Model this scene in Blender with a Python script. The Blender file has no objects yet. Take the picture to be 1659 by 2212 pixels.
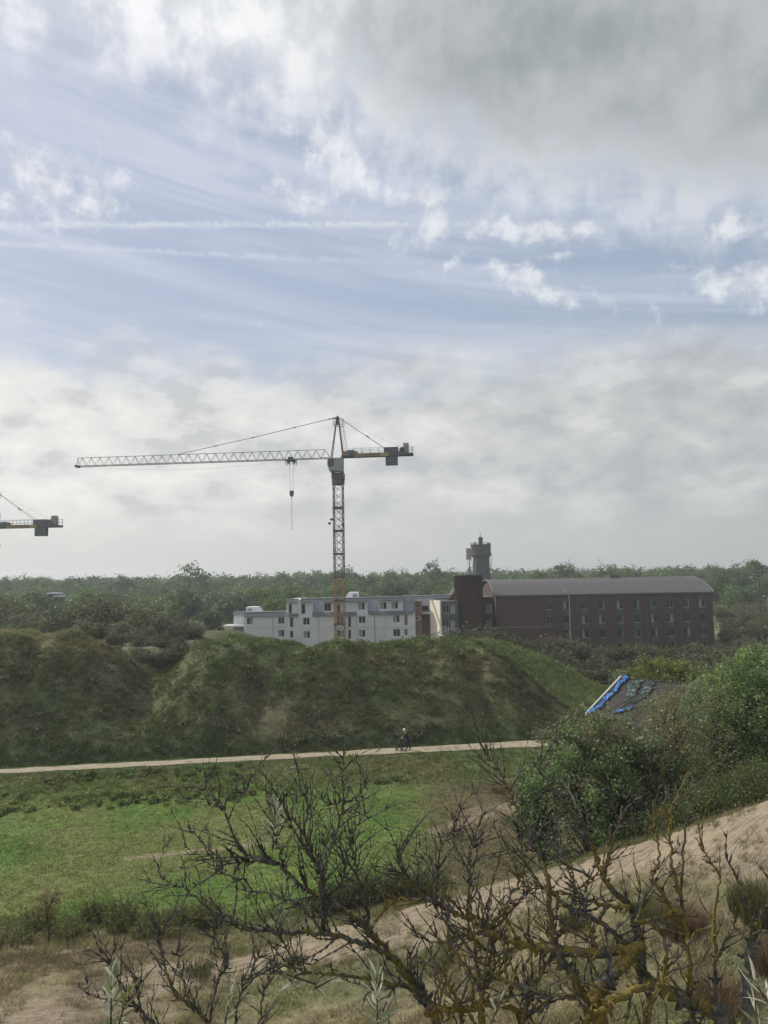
import bpy, math, random
import numpy as np
from mathutils import Vector, Matrix
R = math.radians
scn = bpy.context.scene
COL = scn.collection

# ------------------------------------------------------------------ camera
F = 1600.0; CX, CY = 829.5, 1106.0          # reference frame 1659 x 2212
PITCH = math.atan((1244 - 1106) / F); ROLL = R(1.0)
CAM = np.array([0.0, 0.0, 15.0])
f_ = np.array([0, math.cos(PITCH), math.sin(PITCH)])
r0 = np.array([1.0, 0, 0]); u0 = np.array([0, -math.sin(PITCH), math.cos(PITCH)])
RT = math.cos(ROLL) * r0 - math.sin(ROLL) * u0
UP = math.sin(ROLL) * r0 + math.cos(ROLL) * u0
def ray(px, py): return f_ * F + RT * (px - CX) + UP * (CY - py)
def at(px, py, Y):
    d = ray(px, py); return CAM + d * (Y / d[1])
def azel(px, py):
    d = ray(px, py); d = d / np.linalg.norm(d)
    return math.degrees(math.atan2(d[0], d[1])), math.degrees(math.asin(d[2]))
cd = bpy.data.cameras.new('camera'); cam = bpy.data.objects.new('camera', cd); COL.objects.link(cam)
cd.sensor_fit = 'VERTICAL'; cd.sensor_height = 36; cd.lens = 36 * F / 2212
cd.clip_start = 0.05; cd.clip_end = 6000
m3 = Matrix((RT, UP, -f_)).transposed()
cam.matrix_world = Matrix.Translation(Vector(CAM)) @ m3.to_4x4()
scn.camera = cam

# ------------------------------------------------------------------ light and sky
SUN_AZ, SUN_EL = -59.0, 42.0
SUN_STRENGTH = 3.8
SKY_STRENGTH = 0.1
scn.view_settings.view_transform = 'Standard'; scn.view_settings.look = 'None'
scn.view_settings.gamma = 1; scn.view_settings.use_curve_mapping = False
scn.view_settings.exposure = 0.0
scn.cycles.max_bounces = 6; scn.cycles.diffuse_bounces = 3; scn.cycles.glossy_bounces = 2; scn.cycles.transmission_bounces = 3; scn.cycles.volume_bounces = 0
sd = Vector((math.sin(R(SUN_AZ)) * math.cos(R(SUN_EL)), math.cos(R(SUN_AZ)) * math.cos(R(SUN_EL)), math.sin(R(SUN_EL))))
sl = bpy.data.lights.new('sun', 'SUN'); sl.energy = SUN_STRENGTH; sl.angle = R(0.6); sl.color = (1.0, 0.94, 0.84)
so = bpy.data.objects.new('sun', sl); COL.objects.link(so)
so.rotation_euler = sd.to_track_quat('Z', 'Y').to_euler(); so.location = (0, 0, 60)

world = bpy.data.worlds.new('World'); scn.world = world; world.use_nodes = True
world.cycles.sampling_method = 'MANUAL'; world.cycles.sample_map_resolution = 256
NT = world.node_tree; NT.nodes.clear()
class S:
    """socket wrapper for node arithmetic"""
    nt = None
    def __init__(s, k): s.k = k
    def __add__(s, o): return M('ADD', s, o)
    __radd__ = __add__
    def __sub__(s, o): return M('SUBTRACT', s, o)
    def __rsub__(s, o): return M('SUBTRACT', o, s)
    def __mul__(s, o): return M('MULTIPLY', s, o)
    __rmul__ = __mul__
    def __truediv__(s, o): return M('DIVIDE', s, o)
    def __rtruediv__(s, o): return M('DIVIDE', o, s)
def lk(a, sock):
    if isinstance(a, S): S.nt.links.new(a.k, sock)
    else: sock.default_value = a
def M(op, *a, clamp=False):
    n = S.nt.nodes.new('ShaderNodeMath'); n.operation = op; n.use_clamp = clamp
    for i, v in enumerate(a): lk(v, n.inputs[i])
    return S(n.outputs[0])
def sstep(x, a, b, lo=0.0, hi=1.0):
    n = S.nt.nodes.new('ShaderNodeMapRange'); n.interpolation_type = 'SMOOTHSTEP'
    lk(x, n.inputs[0]); lk(a, n.inputs[1]); lk(b, n.inputs[2]); lk(lo, n.inputs[3]); lk(hi, n.inputs[4])
    return S(n.outputs[0])
def XYZ(x, y, z):
    n = S.nt.nodes.new('ShaderNodeCombineXYZ'); lk(x, n.inputs[0]); lk(y, n.inputs[1]); lk(z, n.inputs[2]); return S(n.outputs[0])
def noise(vec, scale, detail=5.0, rough=0.5, dist=0.0):
    n = S.nt.nodes.new('ShaderNodeTexNoise'); n.noise_dimensions = '3D'
    if vec is not None: lk(vec, n.inputs['Vector'])
    n.inputs['Scale'].default_value = scale; n.inputs['Detail'].default_value = detail
    n.inputs['Roughness'].default_value = rough; n.inputs['Distortion'].default_value = dist
    return S(n.outputs['Fac'] if 'Fac' in n.outputs else n.outputs[0])
def mixc(fac, a, b, mode='MIX'):
    n = S.nt.nodes.new('ShaderNodeMix'); n.data_type = 'RGBA'; n.blend_type = mode
    lk(fac, n.inputs[0])
    for v, i in ((a, 6), (b, 7)):
        if isinstance(v, S): S.nt.links.new(v.k, n.inputs[i])
        else: n.inputs[i].default_value = (*v, 1) if len(v) == 3 else v
    return S(n.outputs[2])
def colscale(c, v):
    n = S.nt.nodes.new('ShaderNodeVectorMath'); n.operation = 'SCALE'
    lk(c, n.inputs[0]); lk(v, n.inputs['Scale']); return S(n.outputs[0])

def build_world():
    S.nt = NT
    out = NT.nodes.new('ShaderNodeOutputWorld'); bg = NT.nodes.new('ShaderNodeBackground')
    NT.links.new(bg.outputs[0], out.inputs[0])
    bg.inputs[1].default_value = SKY_STRENGTH
    sky = NT.nodes.new('ShaderNodeTexSky'); sky.sky_type = 'NISHITA'; sky.sun_disc = False
    sky.sun_elevation = R(SUN_EL); sky.sun_rotation = R(SUN_AZ); sky.altitude = 15; sky.air_density = 1.0; sky.dust_density = 1.5; sky.ozone_density = 1.5
    tc = NT.nodes.new('ShaderNodeTexCoord'); sp = NT.nodes.new('ShaderNodeSeparateXYZ')
    NT.links.new(tc.outputs['Generated'], sp.inputs[0])
    x, y, z = (S(sp.outputs[i]) for i in range(3))
    az = M('ARCTAN2', x, y) * 57.29578; el = M('ARCSINE', z) * 57.29578
    K = 1.0 / SKY_STRENGTH
    zz = M('MAXIMUM', z, 0.0) + 0.10
    P = XYZ(x / zz, y / zz, 0.0)                      # flat cloud layer overhead
    AE = XYZ(az * 0.1, el * 0.1, 0.0)                 # angular coordinates, tens of degrees
    # thin high cirrus veil
    n_c = noise(XYZ(az * 0.022 + el * 0.06, el * 0.19 + az * 0.02, 3.1), 1.6, 7, 0.62, 0.6)
    veil = sstep(n_c, 0.28, 0.76, 0.62, 0.95)
    glow = sstep(az, 32.0, -32.0)                     # towards the sun the veil scatters more light
    veilc = mixc(sstep(n_c, 0.40, 0.75), mixc(glow, (0.46 * K, 0.53 * K, 0.655 * K), (0.50 * K, 0.555 * K, 0.69 * K)), mixc(glow, (0.57 * K, 0.63 * K, 0.74 * K), (0.63 * K, 0.67 * K, 0.80 * K)))
    base = mixc(veil, colscale(S(sky.outputs[0]), 1.0), veilc)
    def gc(p0, p1):
        # signed angle above the great circle through two directions
        n_ = np.cross(ray(*p1), ray(*p0)); n_ = n_ / np.linalg.norm(n_); n_ = n_ if n_[2] > 0 else -n_
        return M('ARCSINE', x * float(n_[0]) + y * float(n_[1]) + z * float(n_[2])) * 57.29578
    # contrails
    def trail(p0, p1, w, amt, ns):
        wob = noise(XYZ(az * 0.25, 0.0, ns), 1.0, 2, 0.5) - 0.5
        fr = noise(XYZ(az * 1.5, el * 1.4, ns), 1.0, 6, 0.65)
        d = M('ABSOLUTE', gc(p0, p1) - wob * 0.3 - (fr - 0.5) * w * 2.0)
        return sstep(d, w, 0.0) * sstep(fr, 0.3, 0.62, 0.15, 1.0) * amt
    t1 = trail((0, 487), (1450, 484), 0.36, 0.55, 1.0) * sstep(az, azel(1450, 480)[0], azel(800, 480)[0])
    t2 = trail((0, 527), (950, 574), 0.30, 0.38, 5.0) * sstep(az, azel(1000, 570)[0], azel(500, 570)[0])
    base = mixc(M('MAXIMUM', t1, t2), base, (0.80 * K, 0.82 * K, 0.87 * K))
    # fair-weather puffs in the clear band
    nd = noise(AE, 5.5, 9, 0.62, 0.0); nd2 = noise(AE, 9.0, 6, 0.6)
    def blob(px, py, rx, ry, amp, tilt=0.0):
        a0, e0 = azel(px, py); k = 57.2958 / F
        da = az - a0; de = el - e0; c, s_ = math.cos(-tilt), math.sin(-tilt)
        u = (da * c + de * s_) / (rx * k); v = (de * c - da * s_) / (ry * k)
        return M('EXPONENT', (u * u + v * v) * -1.0) * amp
    bl = None
    for b in [(95, 385, 95, 62, 1.0, .5), (215, 430, 50, 85, .95, .5), (30, 440, 60, 40, .8, 0), (735, 345, 120, 62, 1.0, .5),
              (660, 430, 85, 40, .9, .4), (920, 425, 110, 22, 1.0, .0), (930, 495, 90, 34, 1.0, -.4), (1130, 500, 190, 30, 1.05, .12),
              (1150, 618, 130, 36, 1.05, .45), (1600, 612, 130, 46, .95, .3), (955, 573, 55, 14, .7, -.2),
              (1590, 490, 60, 26, 1.0, .2), (1440, 710, 70, 26, .6, .2), (1330, 660, 60, 22, .5, .2), (1210, 550, 40, 10, .6, 0)]:
        q = blob(*b); bl = q if bl is None else M('MAXIMUM', bl, q)
    pm = sstep(bl + (nd - 0.5) * 2.4 + (nd2 - 0.5) * 0.9, 0.30, 1.15)
    pc = mixc(sstep(nd, 0.35, 0.65), (0.62 * K, 0.65 * K, 0.70 * K), (0.84 * K, 0.86 * K, 0.90 * K))
    base = mixc(pm * 0.8, base, pc)
    # broken cloud everywhere else in the sky (out of the blue band)
    nb = noise(P, 1.3, 8, 0.58, 0.3)
    # the lower stratocumulus deck, up to about 17 degrees
    nl = noise(XYZ(az * 0.09, el * 0.19, 9.0), 1.6, 9, 0.58, 0.0)
    nl2 = noise(XYZ(az * 0.13, el * 0.26, 2.0), 1.7, 9, 0.56, 0.0)
    deck = sstep(el + (nl - 0.5) * 9.0, 19.5, 12.5) * sstep(el, 30.0, 18.0)
    lit = mixc(glow, (0.52 * K, 0.54 * K, 0.55 * K), (0.82 * K, 0.82 * K, 0.80 * K))
    brt = mixc(glow, (0.66 * K, 0.68 * K, 0.68 * K), (0.92 * K, 0.91 * K, 0.87 * K))
    drk = mixc(glow, (0.40 * K, 0.42 * K, 0.46 * K), (0.52 * K, 0.54 * K, 0.56 * K))
    dc = mixc(sstep(nl2, 0.48, 0.68), lit, brt)
    dc = mixc(sstep(nl2, 0.50, 0.34) * sstep(el, 2.0, 6.0) * 0.62, dc, drk)
    hz = mixc(glow, (0.47 * K, 0.505 * K, 0.505 * K), (0.66 * K, 0.66 * K, 0.63 * K))
    dc = mixc(sstep(el, 7.5, 0.0) * 0.9, dc, hz)
    base = mixc(deck, base, dc)
    # the big bank over the upper right
    above = M('MINIMUM', gc((0, 45), (1000, 395)), gc((1000, 395), (1659, 500)))
    nk = noise(AE, 2.3, 10, 0.60, 0.0); nk2 = noise(XYZ(az * 0.1 + 4.0, el * 0.13, 1.0), 0.9, 5, 0.5, 0.0)
    d = above + (nk - 0.5) * 12.0 + (nk2 - 0.5) * 6.0
    bank = sstep(d, -3.2, 5.2)
    grey = sstep(az + (nk2 - 0.5) * 12.0, azel(480, 100)[0], azel(1000, 200)[0]) * sstep(d, -0.5, 5.5)
    kc = mixc(sstep(nk, 0.36, 0.62), (0.70 * K, 0.73 * K, 0.76 * K), (0.97 * K, 0.97 * K, 0.98 * K))
    gc = mixc(sstep(nk2 * 0.6 + nk * 0.4, 0.36, 0.60), (0.33 * K, 0.365 * K, 0.38 * K), (0.50 * K, 0.53 * K, 0.55 * K))
    base = mixc(bank * 0.97, base, mixc(grey, kc, gc))
    base = mixc(sstep(el, -0.5, -3.0), base, (0.08 * K, 0.085 * K, 0.07 * K))   # no bright sky below the horizon
    NT.links.new(base.k, bg.inputs[0])
build_world()

# ------------------------------------------------------------------ numeric noise
def _h(ix, iy, s):
    v = np.sin(ix * 127.1 + iy * 311.7 + s * 74.7) * 43758.5453
    return v - np.floor(v)
def vn(x, y, s=0):
    xi = np.floor(x); yi = np.floor(y); fx = x - xi; fy = y - yi
    fx = fx * fx * (3 - 2 * fx); fy = fy * fy * (3 - 2 * fy)
    a = _h(xi, yi, s); b = _h(xi + 1, yi, s); c = _h(xi, yi + 1, s); d = _h(xi + 1, yi + 1, s)
    return (a * (1 - fx) + b * fx) * (1 - fy) + (c * (1 - fx) + d * fx) * fy
def fbm(x, y, o=4, s=0, g=0.5):
    t = 0; a = 1; n = 0
    for i in range(o):
        t = t + a * vn(x, y, s + i * 13); n += a; a *= g; x = x * 2.03 + 17.3; y = y * 2.01 - 9.1
    return t / n
def ss(x, a, b):
    t = np.clip((np.asarray(x, float) - a) / (b - a), 0, 1); return t * t * (3 - 2 * t)

# ------------------------------------------------------------------ terrain shape
NY = np.array([-30, 0, 8, 15, 20, 22, 24, 26, 28, 32, 36, 42.])
NU = np.array([-.9, -.52, -.3, -.175, -.08, .107, .294, .52, .8, 1.2])
NZ = np.array([
 [13.2, 13.4, 10.0, 6.0, 3.2, 2.7, 2.3, 1.8, 1.3, .4, 0, 0],
 [13.2, 13.4, 10.0, 6.0, 3.0, 2.7, 2.4, 2.0, 1.5, .5, 0, 0],
 [13.2, 13.4, 10.0, 5.8, 2.8, 2.5, 2.2, 2.0, 1.6, .5, 0, 0],
 [13.2, 13.4, 10.0, 5.6, 2.6, 2.0, 1.7, 1.6, 1.5, .4, 0, 0],
 [13.2, 13.4, 10.0, 5.6, 2.8, 2.3, 2.1, 2.2, 2.35, 1.0, .1, 0],
 [13.2, 13.4, 10.0, 5.6, 3.2, 2.9, 3.0, 3.3, 3.6, 1.6, .3, 0],
 [13.2, 13.4, 10.0, 5.6, 4.2, 4.5, 5.0, 5.45, 4.9, 2.8, 1.2, .3],
 [13.2, 13.4, 10.0, 6.0, 6.5, 7.2, 7.9, 7.3, 6.3, 4.4, 2.5, .6],
 [13.2, 13.4, 10.0, 7.0, 8.5, 9.3, 10, 10, 9.0, 7.0, 5.0, 2.],
 [13.2, 13.4, 10.5, 9.0, 10.5, 11, 12, 12, 11, 9.0, 7.0, 4.]])
def near_z(x, y):
    u = np.clip(x / np.maximum(y, 8.0), NU[0], NU[-1]); yy = np.clip(y, NY[0], NY[-1])
    i = np.clip(np.searchsorted(NU, u) - 1, 0, len(NU) - 2); j = np.clip(np.searchsorted(NY, yy) - 1, 0, len(NY) - 2)
    a = (u - NU[i]) / (NU[i + 1] - NU[i]); b = (yy - NY[j]) / (NY[j + 1] - NY[j])
    return (NZ[i, j] * (1 - a) + NZ[i + 1, j] * a) * (1 - b) + (NZ[i, j + 1] * (1 - a) + NZ[i + 1, j + 1] * a) * b
def path_y(x):
    return np.interp(x, [-90, -30, 12.5, 40, 90], [51.5, 58.0, 64.3, 67.5, 70])
HX = [-90, -60, -38.9, -34, -29.5, -25.7, -22.4, -20, -17.8, -15.4, -10.7, -6, -1.4, 3.3, 8, 10.3, 12.7, 15, 17.4, 20.6, 24, 90]
HC = [9, 10.5, 10.8, 10.4, 9.5, 8.2, 6.4, 7.9, 9.2, 9.8, 9.3, 8.7, 8.4, 8.25, 8.35, 7.7, 6.3, 4.1, 2.2, .6, 0, 0]
def height(x, y):
    x = np.asarray(x, float); y = np.asarray(y, float)
    nz = 0
    for dx, dy in ((0, 0), (.7, 0), (-.7, 0), (0, .7), (0, -.7)): nz = nz + near_z(x + dx, y + dy)
    nz = nz / 5 * (1 - ss(y, 40, 52))
    yp = path_y(x); d = y - yp
    onp = 1 - ss(np.abs(d), 1.3, 2.6)
    bank = 0.6 * ss(d, -6, -1.2)
    hc = 0
    for dx in (-1.2, 0, 1.2): hc = hc + np.interp(x + dx, HX, HC) / 3
    hc = np.maximum(hc - .35 * (hc > 1), 0)
    wob = (fbm(x / 6, y / 9, 3, 5) - .5)
    gul = np.exp(-((x + 22.2 + 0.22 * (d - 10)) / 1.9) ** 2) * ss(d, 3, 9) * 1.6 + np.exp(-((x + 12 - 0.35 * (d - 6)) / 1.6) ** 2) * ss(d, 2, 6) * .7
    up = np.clip((d - 1.5) / 13.0, 0, 1); prof = up ** 0.85 * (1 - up) * .9 + ss(up, 0, 1) * up + (1 - up) * 0
    prof = np.clip(0.62 * np.sin(up * math.pi / 2) + 0.38 * ss(up, 0, 1), 0, 1)
    bw = ss(x, 0, 8); dune = (hc - .6 * (hc > .6)) * prof * (1 - ss((d - 15.5) / (13 - 8 * bw), 0, 1))
    dune = dune - gul * (hc > 3) * (1 - ss(d, 15, 22)) + wob * 1.8 * ss(d, 1.5, 6) * (1 - ss(d, 18, 28)) * np.clip(hc / 6, 0, 1) * (1 - .75 * ss(up, .75, 1))
    r2 = np.interp(x, [-5, 5, 9.4, 12.1, 17.6, 20.4, 23, 26, 28], [0, 3.0, 6.5, 6.5, 5.0, 3.7, 2.1, .5, 0]) * np.exp(-((y - 90) / 4.2) ** 2)
    dune = np.maximum(dune, 0) ; dune = np.maximum(dune, r2) + 0.25 * np.minimum(dune, r2)
    plate = 6.6 * (1 - ss(x, -25, -15)) * ss(d, 12, 24) * (1 - .55 * ss(y, 112, 150))
    far = 9.0 * ss(y, 165, 430) * (1 - .25 * ss(y, 600, 1600)) + (fbm(x / 60, y / 60, 3, 21) - .5) * 7 * ss(y, 165, 300)
    far = far + 0.8 * ss(x / np.maximum(y, 1), .42, .5) * ss(y, 120, 180)
    hollow = -0.7 * np.exp(-(((x - 27) / 9) ** 2 + ((y - 75) / 7) ** 2))
    back = np.maximum(plate, far); z = nz + bank + np.maximum(dune, back) + .12 * np.minimum(dune, back) + hollow
    rough = 0.10 * (fbm(x / .9, y / .9, 3, 2) - .5) + .35 * (fbm(x / 5, y / 5, 3, 3) - .5)
    fold = fbm((x + .25 * y) / 3.0, y / 7.0, 3, 6, .5) - .5
    rough = rough + ((fbm(x / 1.9, y / 1.3, 3, 4, .6) - .5) * .6 + fold * 1.7) * ss(d, 2.5, 5) * (1 - ss(d, 22, 30)) * np.clip(hc / 4, 0, 1)
    return z + rough * (1 - onp) * ss(np.abs(y), 3, 10)

SB_U = [-.9, -.52, -.45, -.33, -.175, -.08, .107, .3, .4, .52, .7, 1.2]
SB_C = [18, 20.5, 22, 25, 27, 27.3, 27.0, 25.8, 24.6, 23.3, 23, 23]
SB_W = [2, 2.2, 1.8, 1.6, 1.5, 1.7, 1.5, 1.6, 1.9, 2.4, 3, 3]
def lerp(a, b, t): t = np.asarray(t)[..., None]; return a * (1 - t) + b * t
def ground_col(x, y):
    x = np.asarray(x, float); y = np.asarray(y, float); u = x / np.maximum(y, 8)
    c3 = lambda *c: np.broadcast_to(np.array(c, float), x.shape + (3,))
    n1 = fbm(x / 3, y / 3, 4, 31); n2 = fbm(x / 9, y / 7, 3, 47); n3 = fbm(x / .8, y / .8, 3, 53)
    d = y - path_y(x)
    c = lerp(c3(.085, .085, .042), c3(.06, .085, .032), ss(n2, .4, .6))
    # meadow in the valley floor
    mw = ss(y + (n2 - .5) * 5, 31.5, 36) * (1 - ss(d + (n1 - .5) * 4, -6, -2)) * (1 - ss(u + (n2 - .5) * .25, -.08, .14))
    green = lerp(c3(.115, .165, .045), c3(.082, .140, .034), ss(n1, .35, .65)); green = lerp(green, c3(.145, .155, .06), ss(n2, .50, .66) * .75)
    c = lerp(c, green, mw)
    dry = lerp(c3(.14, .11, .065), c3(.10, .085, .048), ss(n1, .35, .65))
    c = lerp(c, dry, ss(y, 32, 36) * ss(u + (n2 - .5) * .3, -.10, .12) * (1 - ss(d, -5, -1.5)) * .85)
    # bank in front of the path: rough tussocks
    bk = ss(d, -9, -6) * (1 - ss(d, -1.6, -1.0))
    c = lerp(c, lerp(c3(.085, .125, .038), c3(.12, .125, .05), ss(n1, .4, .6)), bk * .7)
    # near hollow, dry purple-brown grass
    nh = (1 - ss(y, 30, 34))
    c = lerp(c, lerp(c3(.21, .175, .11), c3(.15, .118, .083), ss(n1, .4, .62)), nh * .92)
    c = lerp(c, c3(.09, .125, .042), nh * ss(n2 * .7 + n1 * .3, .52, .62) * .42 * ss(u, -.32, -.12))
    sc = np.interp(u, SB_U, SB_C); sw = np.interp(u, SB_U, SB_W)
    sand = 1 - ss(np.abs(y - sc + (n1 - .5) * 2.2) / sw, .65, 1.15)
    sand = sand * (1 - ss(n3 * .6 + n1 * .4, .47, .62) * .6 * (1 - ss(u, -.1, .2)))
    sx = [(3.0, 45.2, 6.5, 48.0, .9), (6, 48, 12, 51.5, 1.5), (-14, 41.5, -7, 43.4, .42), (9, 50.5, 15, 52, 1.6)]
    for x0, y0, x1, y1, w in sx:
        t = np.clip(((x - x0) * (x1 - x0) + (y - y0) * (y1 - y0)) / ((x1 - x0) ** 2 + (y1 - y0) ** 2), 0, 1)
        q = np.hypot(x - x0 - t * (x1 - x0), y - y0 - t * (y1 - y0))
        sand = np.maximum(sand, (1 - ss(q / w + (n3 - .5) * 1.6, .35, 1.1)) * .6)
    # old dune face
    df = ss(d, 1.0, 2.2) * (1 - ss(y, 100, 110))
    dc = lerp(c3(.135, .118, .066), c3(.098, .118, .045), ss(n2, .38, .55)); dc = lerp(dc, c3(.078, .125, .038), ss(n1, .48, .62) * .75); dc = lerp(dc, c3(.17, .15, .09), ss(n3 * .5 + n1 * .5, .55, .66) * .45)
    hc = np.interp(x, HX, HC)
    up = np.clip((d - 1.5) / 13, 0, 1)
    dc = lerp(dc, c3(.105, .150, .042), ss(up, .70, .95) * ss(x, -22, -14) * .85)
    dc = lerp(dc, c3(.052, .085, .028), (1 - ss(d, 2.0, 4.0)))  # shade at the dune foot, put into the colour as a dark strip
    dc = lerp(dc, c3(.24, .20, .13), ss(up, .8, 1) * (1 - ss(x, -34, -24)) * ss(n1, .36, .56) * .85)
    dc = lerp(dc, c3(.22, .185, .125), np.exp(-((x + 22.2 + .22 * (d - 10)) / .8) ** 2) * ss(d, 8, 13) * .25)
    dc = lerp(dc, c3(.13, .175, .045), ss(y, 80, 85) * ss(x, 8, 12))  # sunlit patch on the rear ridge, put into the grass colour
    dc = lerp(dc, dc.mean(-1, keepdims=True) * np.array([1.06, 1.06, .80]), np.full(x.shape, .38))
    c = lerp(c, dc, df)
    fr = ss(y, 100, 112)
    c = lerp(c, lerp(c3(.06, .085, .035), c3(.09, .095, .045), ss(n2, .4, .6)), fr)
    c = lerp(c, c3(.26, .23, .17), fr * ss(u, .42, .46) * ss(n1, .56, .68) * (1 - ss(y, 260, 320)))
    c = lerp(c, lerp(c3(.31, .255, .185), c3(.255, .21, .152), n1), np.clip(sand, 0, 1))
    return c, np.clip(sand, 0, 1)

# ------------------------------------------------------------------ materials
def newmat(name):
    m = bpy.data.materials.new(name); m.use_nodes = True; S.nt = m.node_tree
    b = m.node_tree.nodes['Principled BSDF']; return m, b
def attr(name):
    n = S.nt.nodes.new('ShaderNodeAttribute'); n.attribute_name = name; return n
def objco():
    n = S.nt.nodes.new('ShaderNodeTexCoord'); return S(n.outputs['Object'])
def bump(h, strength, dist, b):
    n = S.nt.nodes.new('ShaderNodeBump'); n.inputs['Strength'].default_value = strength; n.inputs['Distance'].default_value = dist
    lk(h, n.inputs['Height']); S.nt.links.new(n.outputs[0], b.inputs['Normal'])
def simple(name, c, rough=.7, metal=0.0, var=.25, scale=3.0, spec=.4, bmp=0.0):
    m, b = newmat(name); co = objco()
    n = noise(co, scale, 6, .6); n2 = noise(co, scale * .17, 3, .5)
    v = sstep(n * .6 + n2 * .4, .3, .7, 1 - var, 1 + var)
    lk(colscale(mixc(0.0, c, c), v), b.inputs['Base Color'])
    b.inputs['Roughness'].default_value = rough; b.inputs['Metallic'].default_value = metal; b.inputs['Specular IOR Level'].default_value = spec
    if bmp: bump(n, bmp, .02, b)
    return m
def foliage_mat(name, trans=.35, rough=.5, spec=.35, tint=.18):
    m, b = newmat(name)
    a = attr('col'); oi = S.nt.nodes.new('ShaderNodeObjectInfo')
    v = S(oi.outputs['Random']) * (tint * 2) + (1 - tint)
    c = colscale(S(a.outputs['Color']), v)
    lk(c, b.inputs['Base Color']); b.inputs['Roughness'].default_value = rough; b.inputs['Specular IOR Level'].default_value = spec
    t = S.nt.nodes.new('ShaderNodeBsdfTranslucent'); lk(mixc(1.0, c, (1.1, 1.25, .6), 'MULTIPLY'), t.inputs[0])
    mx = S.nt.nodes.new('ShaderNodeMixShader'); mx.inputs[0].default_value = trans
    S.nt.links.new(b.outputs[0], mx.inputs[1]); S.nt.links.new(t.outputs[0], mx.inputs[2])
    S.nt.links.new(mx.outputs[0], S.nt.nodes['Material Output'].inputs[0])
    return m
def ground_mat():
    m, b = newmat('ground_soil')
    a = attr('col'); co = objco(); sa = attr('sand')
    sandf = S(sa.outputs['Fac'])
    n = noise(co, 2.2, 8, .68); n2 = noise(co, 14, 5, .6)
    v = sstep(n, .25, .75, .62, 1.38) * sstep(n2, .25, .75, .8, 1.2)
    v = M('ADD', v * (1.0 - sandf), (sstep(n, .25, .75, .9, 1.1) * sstep(n2, .3, .7, .93, 1.07)) * sandf)
    lk(colscale(S(a.outputs['Color']), v), b.inputs['Base Color'])
    b.inputs['Roughness'].default_value = .95; b.inputs['Specular IOR Level'].default_value = .1
    fp = S.nt.nodes.new('ShaderNodeTexVoronoi'); fp.inputs['Scale'].default_value = 2.1; lk(co, fp.inputs['Vector'])
    sx = S.nt.nodes.new('ShaderNodeSeparateXYZ'); S.nt.links.new(co.k, sx.inputs[0]); gx, gy = S(sx.outputs[0]), S(sx.outputs[1])
    rip = noise(XYZ(gx * .55 + gy * .5, gy * 2.4 - gx * .9, 0.0), 1.6, 5, .6)          # wind-cut ledges
    foot = sstep(S(fp.outputs['Distance']) + (n2 - .5) * .3, .30, .08) * sandf
    bump(n * .5 + n2 * .35 - foot * .6 + sstep(rip, .46, .56) * sandf * .35, 1.0, .12, b)
    return m
MG = ground_mat()
ML = foliage_mat('leaf', .5, .45, .4)
MGR = foliage_mat('grass_blade', .30, .6, .2, 0.0)
MFAR = foliage_mat('far_leaf', .30, .6, .2, .22)
M_STEM = simple('green_stem', (.12, .125, .06), .8, var=.2)
MBK = simple('tree_bark', (.07, .06, .05), .9, var=.35, scale=9)
M_WHITE = simple('white_render', (.60, .61, .64), .8, var=.07, scale=.5)
M_PALEBLUE = simple('pale_blue_panel', (.40, .45, .53), .7, var=.06, scale=.5)
M_CREAM = simple('cream_render', (.78, .72, .60), .8, var=.05, scale=.6)
M_FASC = simple('slate_fascia', (.10, .12, .135), .6, var=.2, scale=1.2)
M_FRAME = simple('white_window_frame', (.62, .63, .64), .5, var=.08)
M_DKFRAME = simple('grey_window_frame', (.22, .24, .25), .5, var=.1)
M_SILL = simple('stone_sill', (.26, .27, .28), .7)
M_CURT = simple('curtain', (.24, .25, .27), .9, var=.2, scale=4)
M_DKIN = simple('dark_room', (.03, .032, .035), .9)
M_PANEL = simple('grey_green_panel', (.062, .076, .084), .6, var=.15, scale=1)
M_DOOR = simple('brown_door', (.20, .12, .09), .6)
M_BALC = simple('weathered_brown_cladding', (.20, .135, .105), .8, var=.3, scale=.8)
M_ROOFM = simple('zinc_roof', (.105, .103, .108), .5, metal=0.0, var=.18, scale=.6, spec=.45)
M_STEEL = simple('crane_grey_paint', (.115, .115, .11), .55, var=.2, scale=2)
M_YEL = simple('crane_ochre_paint', (.33, .19, .08), .6, var=.3, scale=2)
M_MASTG = simple('crane_backlit_paint', (.10, .088, .066), .6, var=.25, scale=2)  # mast paint with its dark backlit look put into the colour
M_DARKST = simple('dark_steel', (.07, .075, .08), .5, var=.2)
M_CONC = simple('counterweight_concrete', (.105, .12, .13), .85, var=.15, scale=2)
M_CAB = simple('cab_grey_paint', (.24, .27, .29), .5, var=.06)
M_BLUEB = simple('blue_cabinet', (.10, .17, .28), .5)
M_REDB = simple('red_brown_cabinet', (.26, .12, .09), .6)
M_PANELY = simple('yellow_name_board', (.30, .24, .11), .55)
M_BLK = simple('black_lettering', (.02, .02, .02), .6)
M_TOWER = simple('water_tower_concrete', (.05, .055, .06), .85, var=.25, scale=.5)
M_TILE = simple('dark_roof_felt', (.040, .037, .036), .9, var=.35, scale=1.5, bmp=.4)
M_WWALL = simple('whitewashed_wall', (.58, .57, .52), .85, var=.1, scale=2)
M_WBOARD = simple('white_verge_paint', (.82, .82, .80), .4, var=.03)
M_BTARP = simple('blue_tarpaulin', (.03, .16, .50), .35, var=.3, scale=3, spec=.6)
M_GTARP = simple('green_tarpaulin', (.018, .042, .036), .5, var=.35, scale=2)
M_WOOD = simple('weathered_batten', (.16, .145, .12), .85, var=.25, scale=5)
M_RED = simple('red_brown_shutter', (.28, .07, .05), .6)
M_NAVY = simple('navy_cloth', (.018, .024, .05), .9, var=.2, scale=8)
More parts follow.
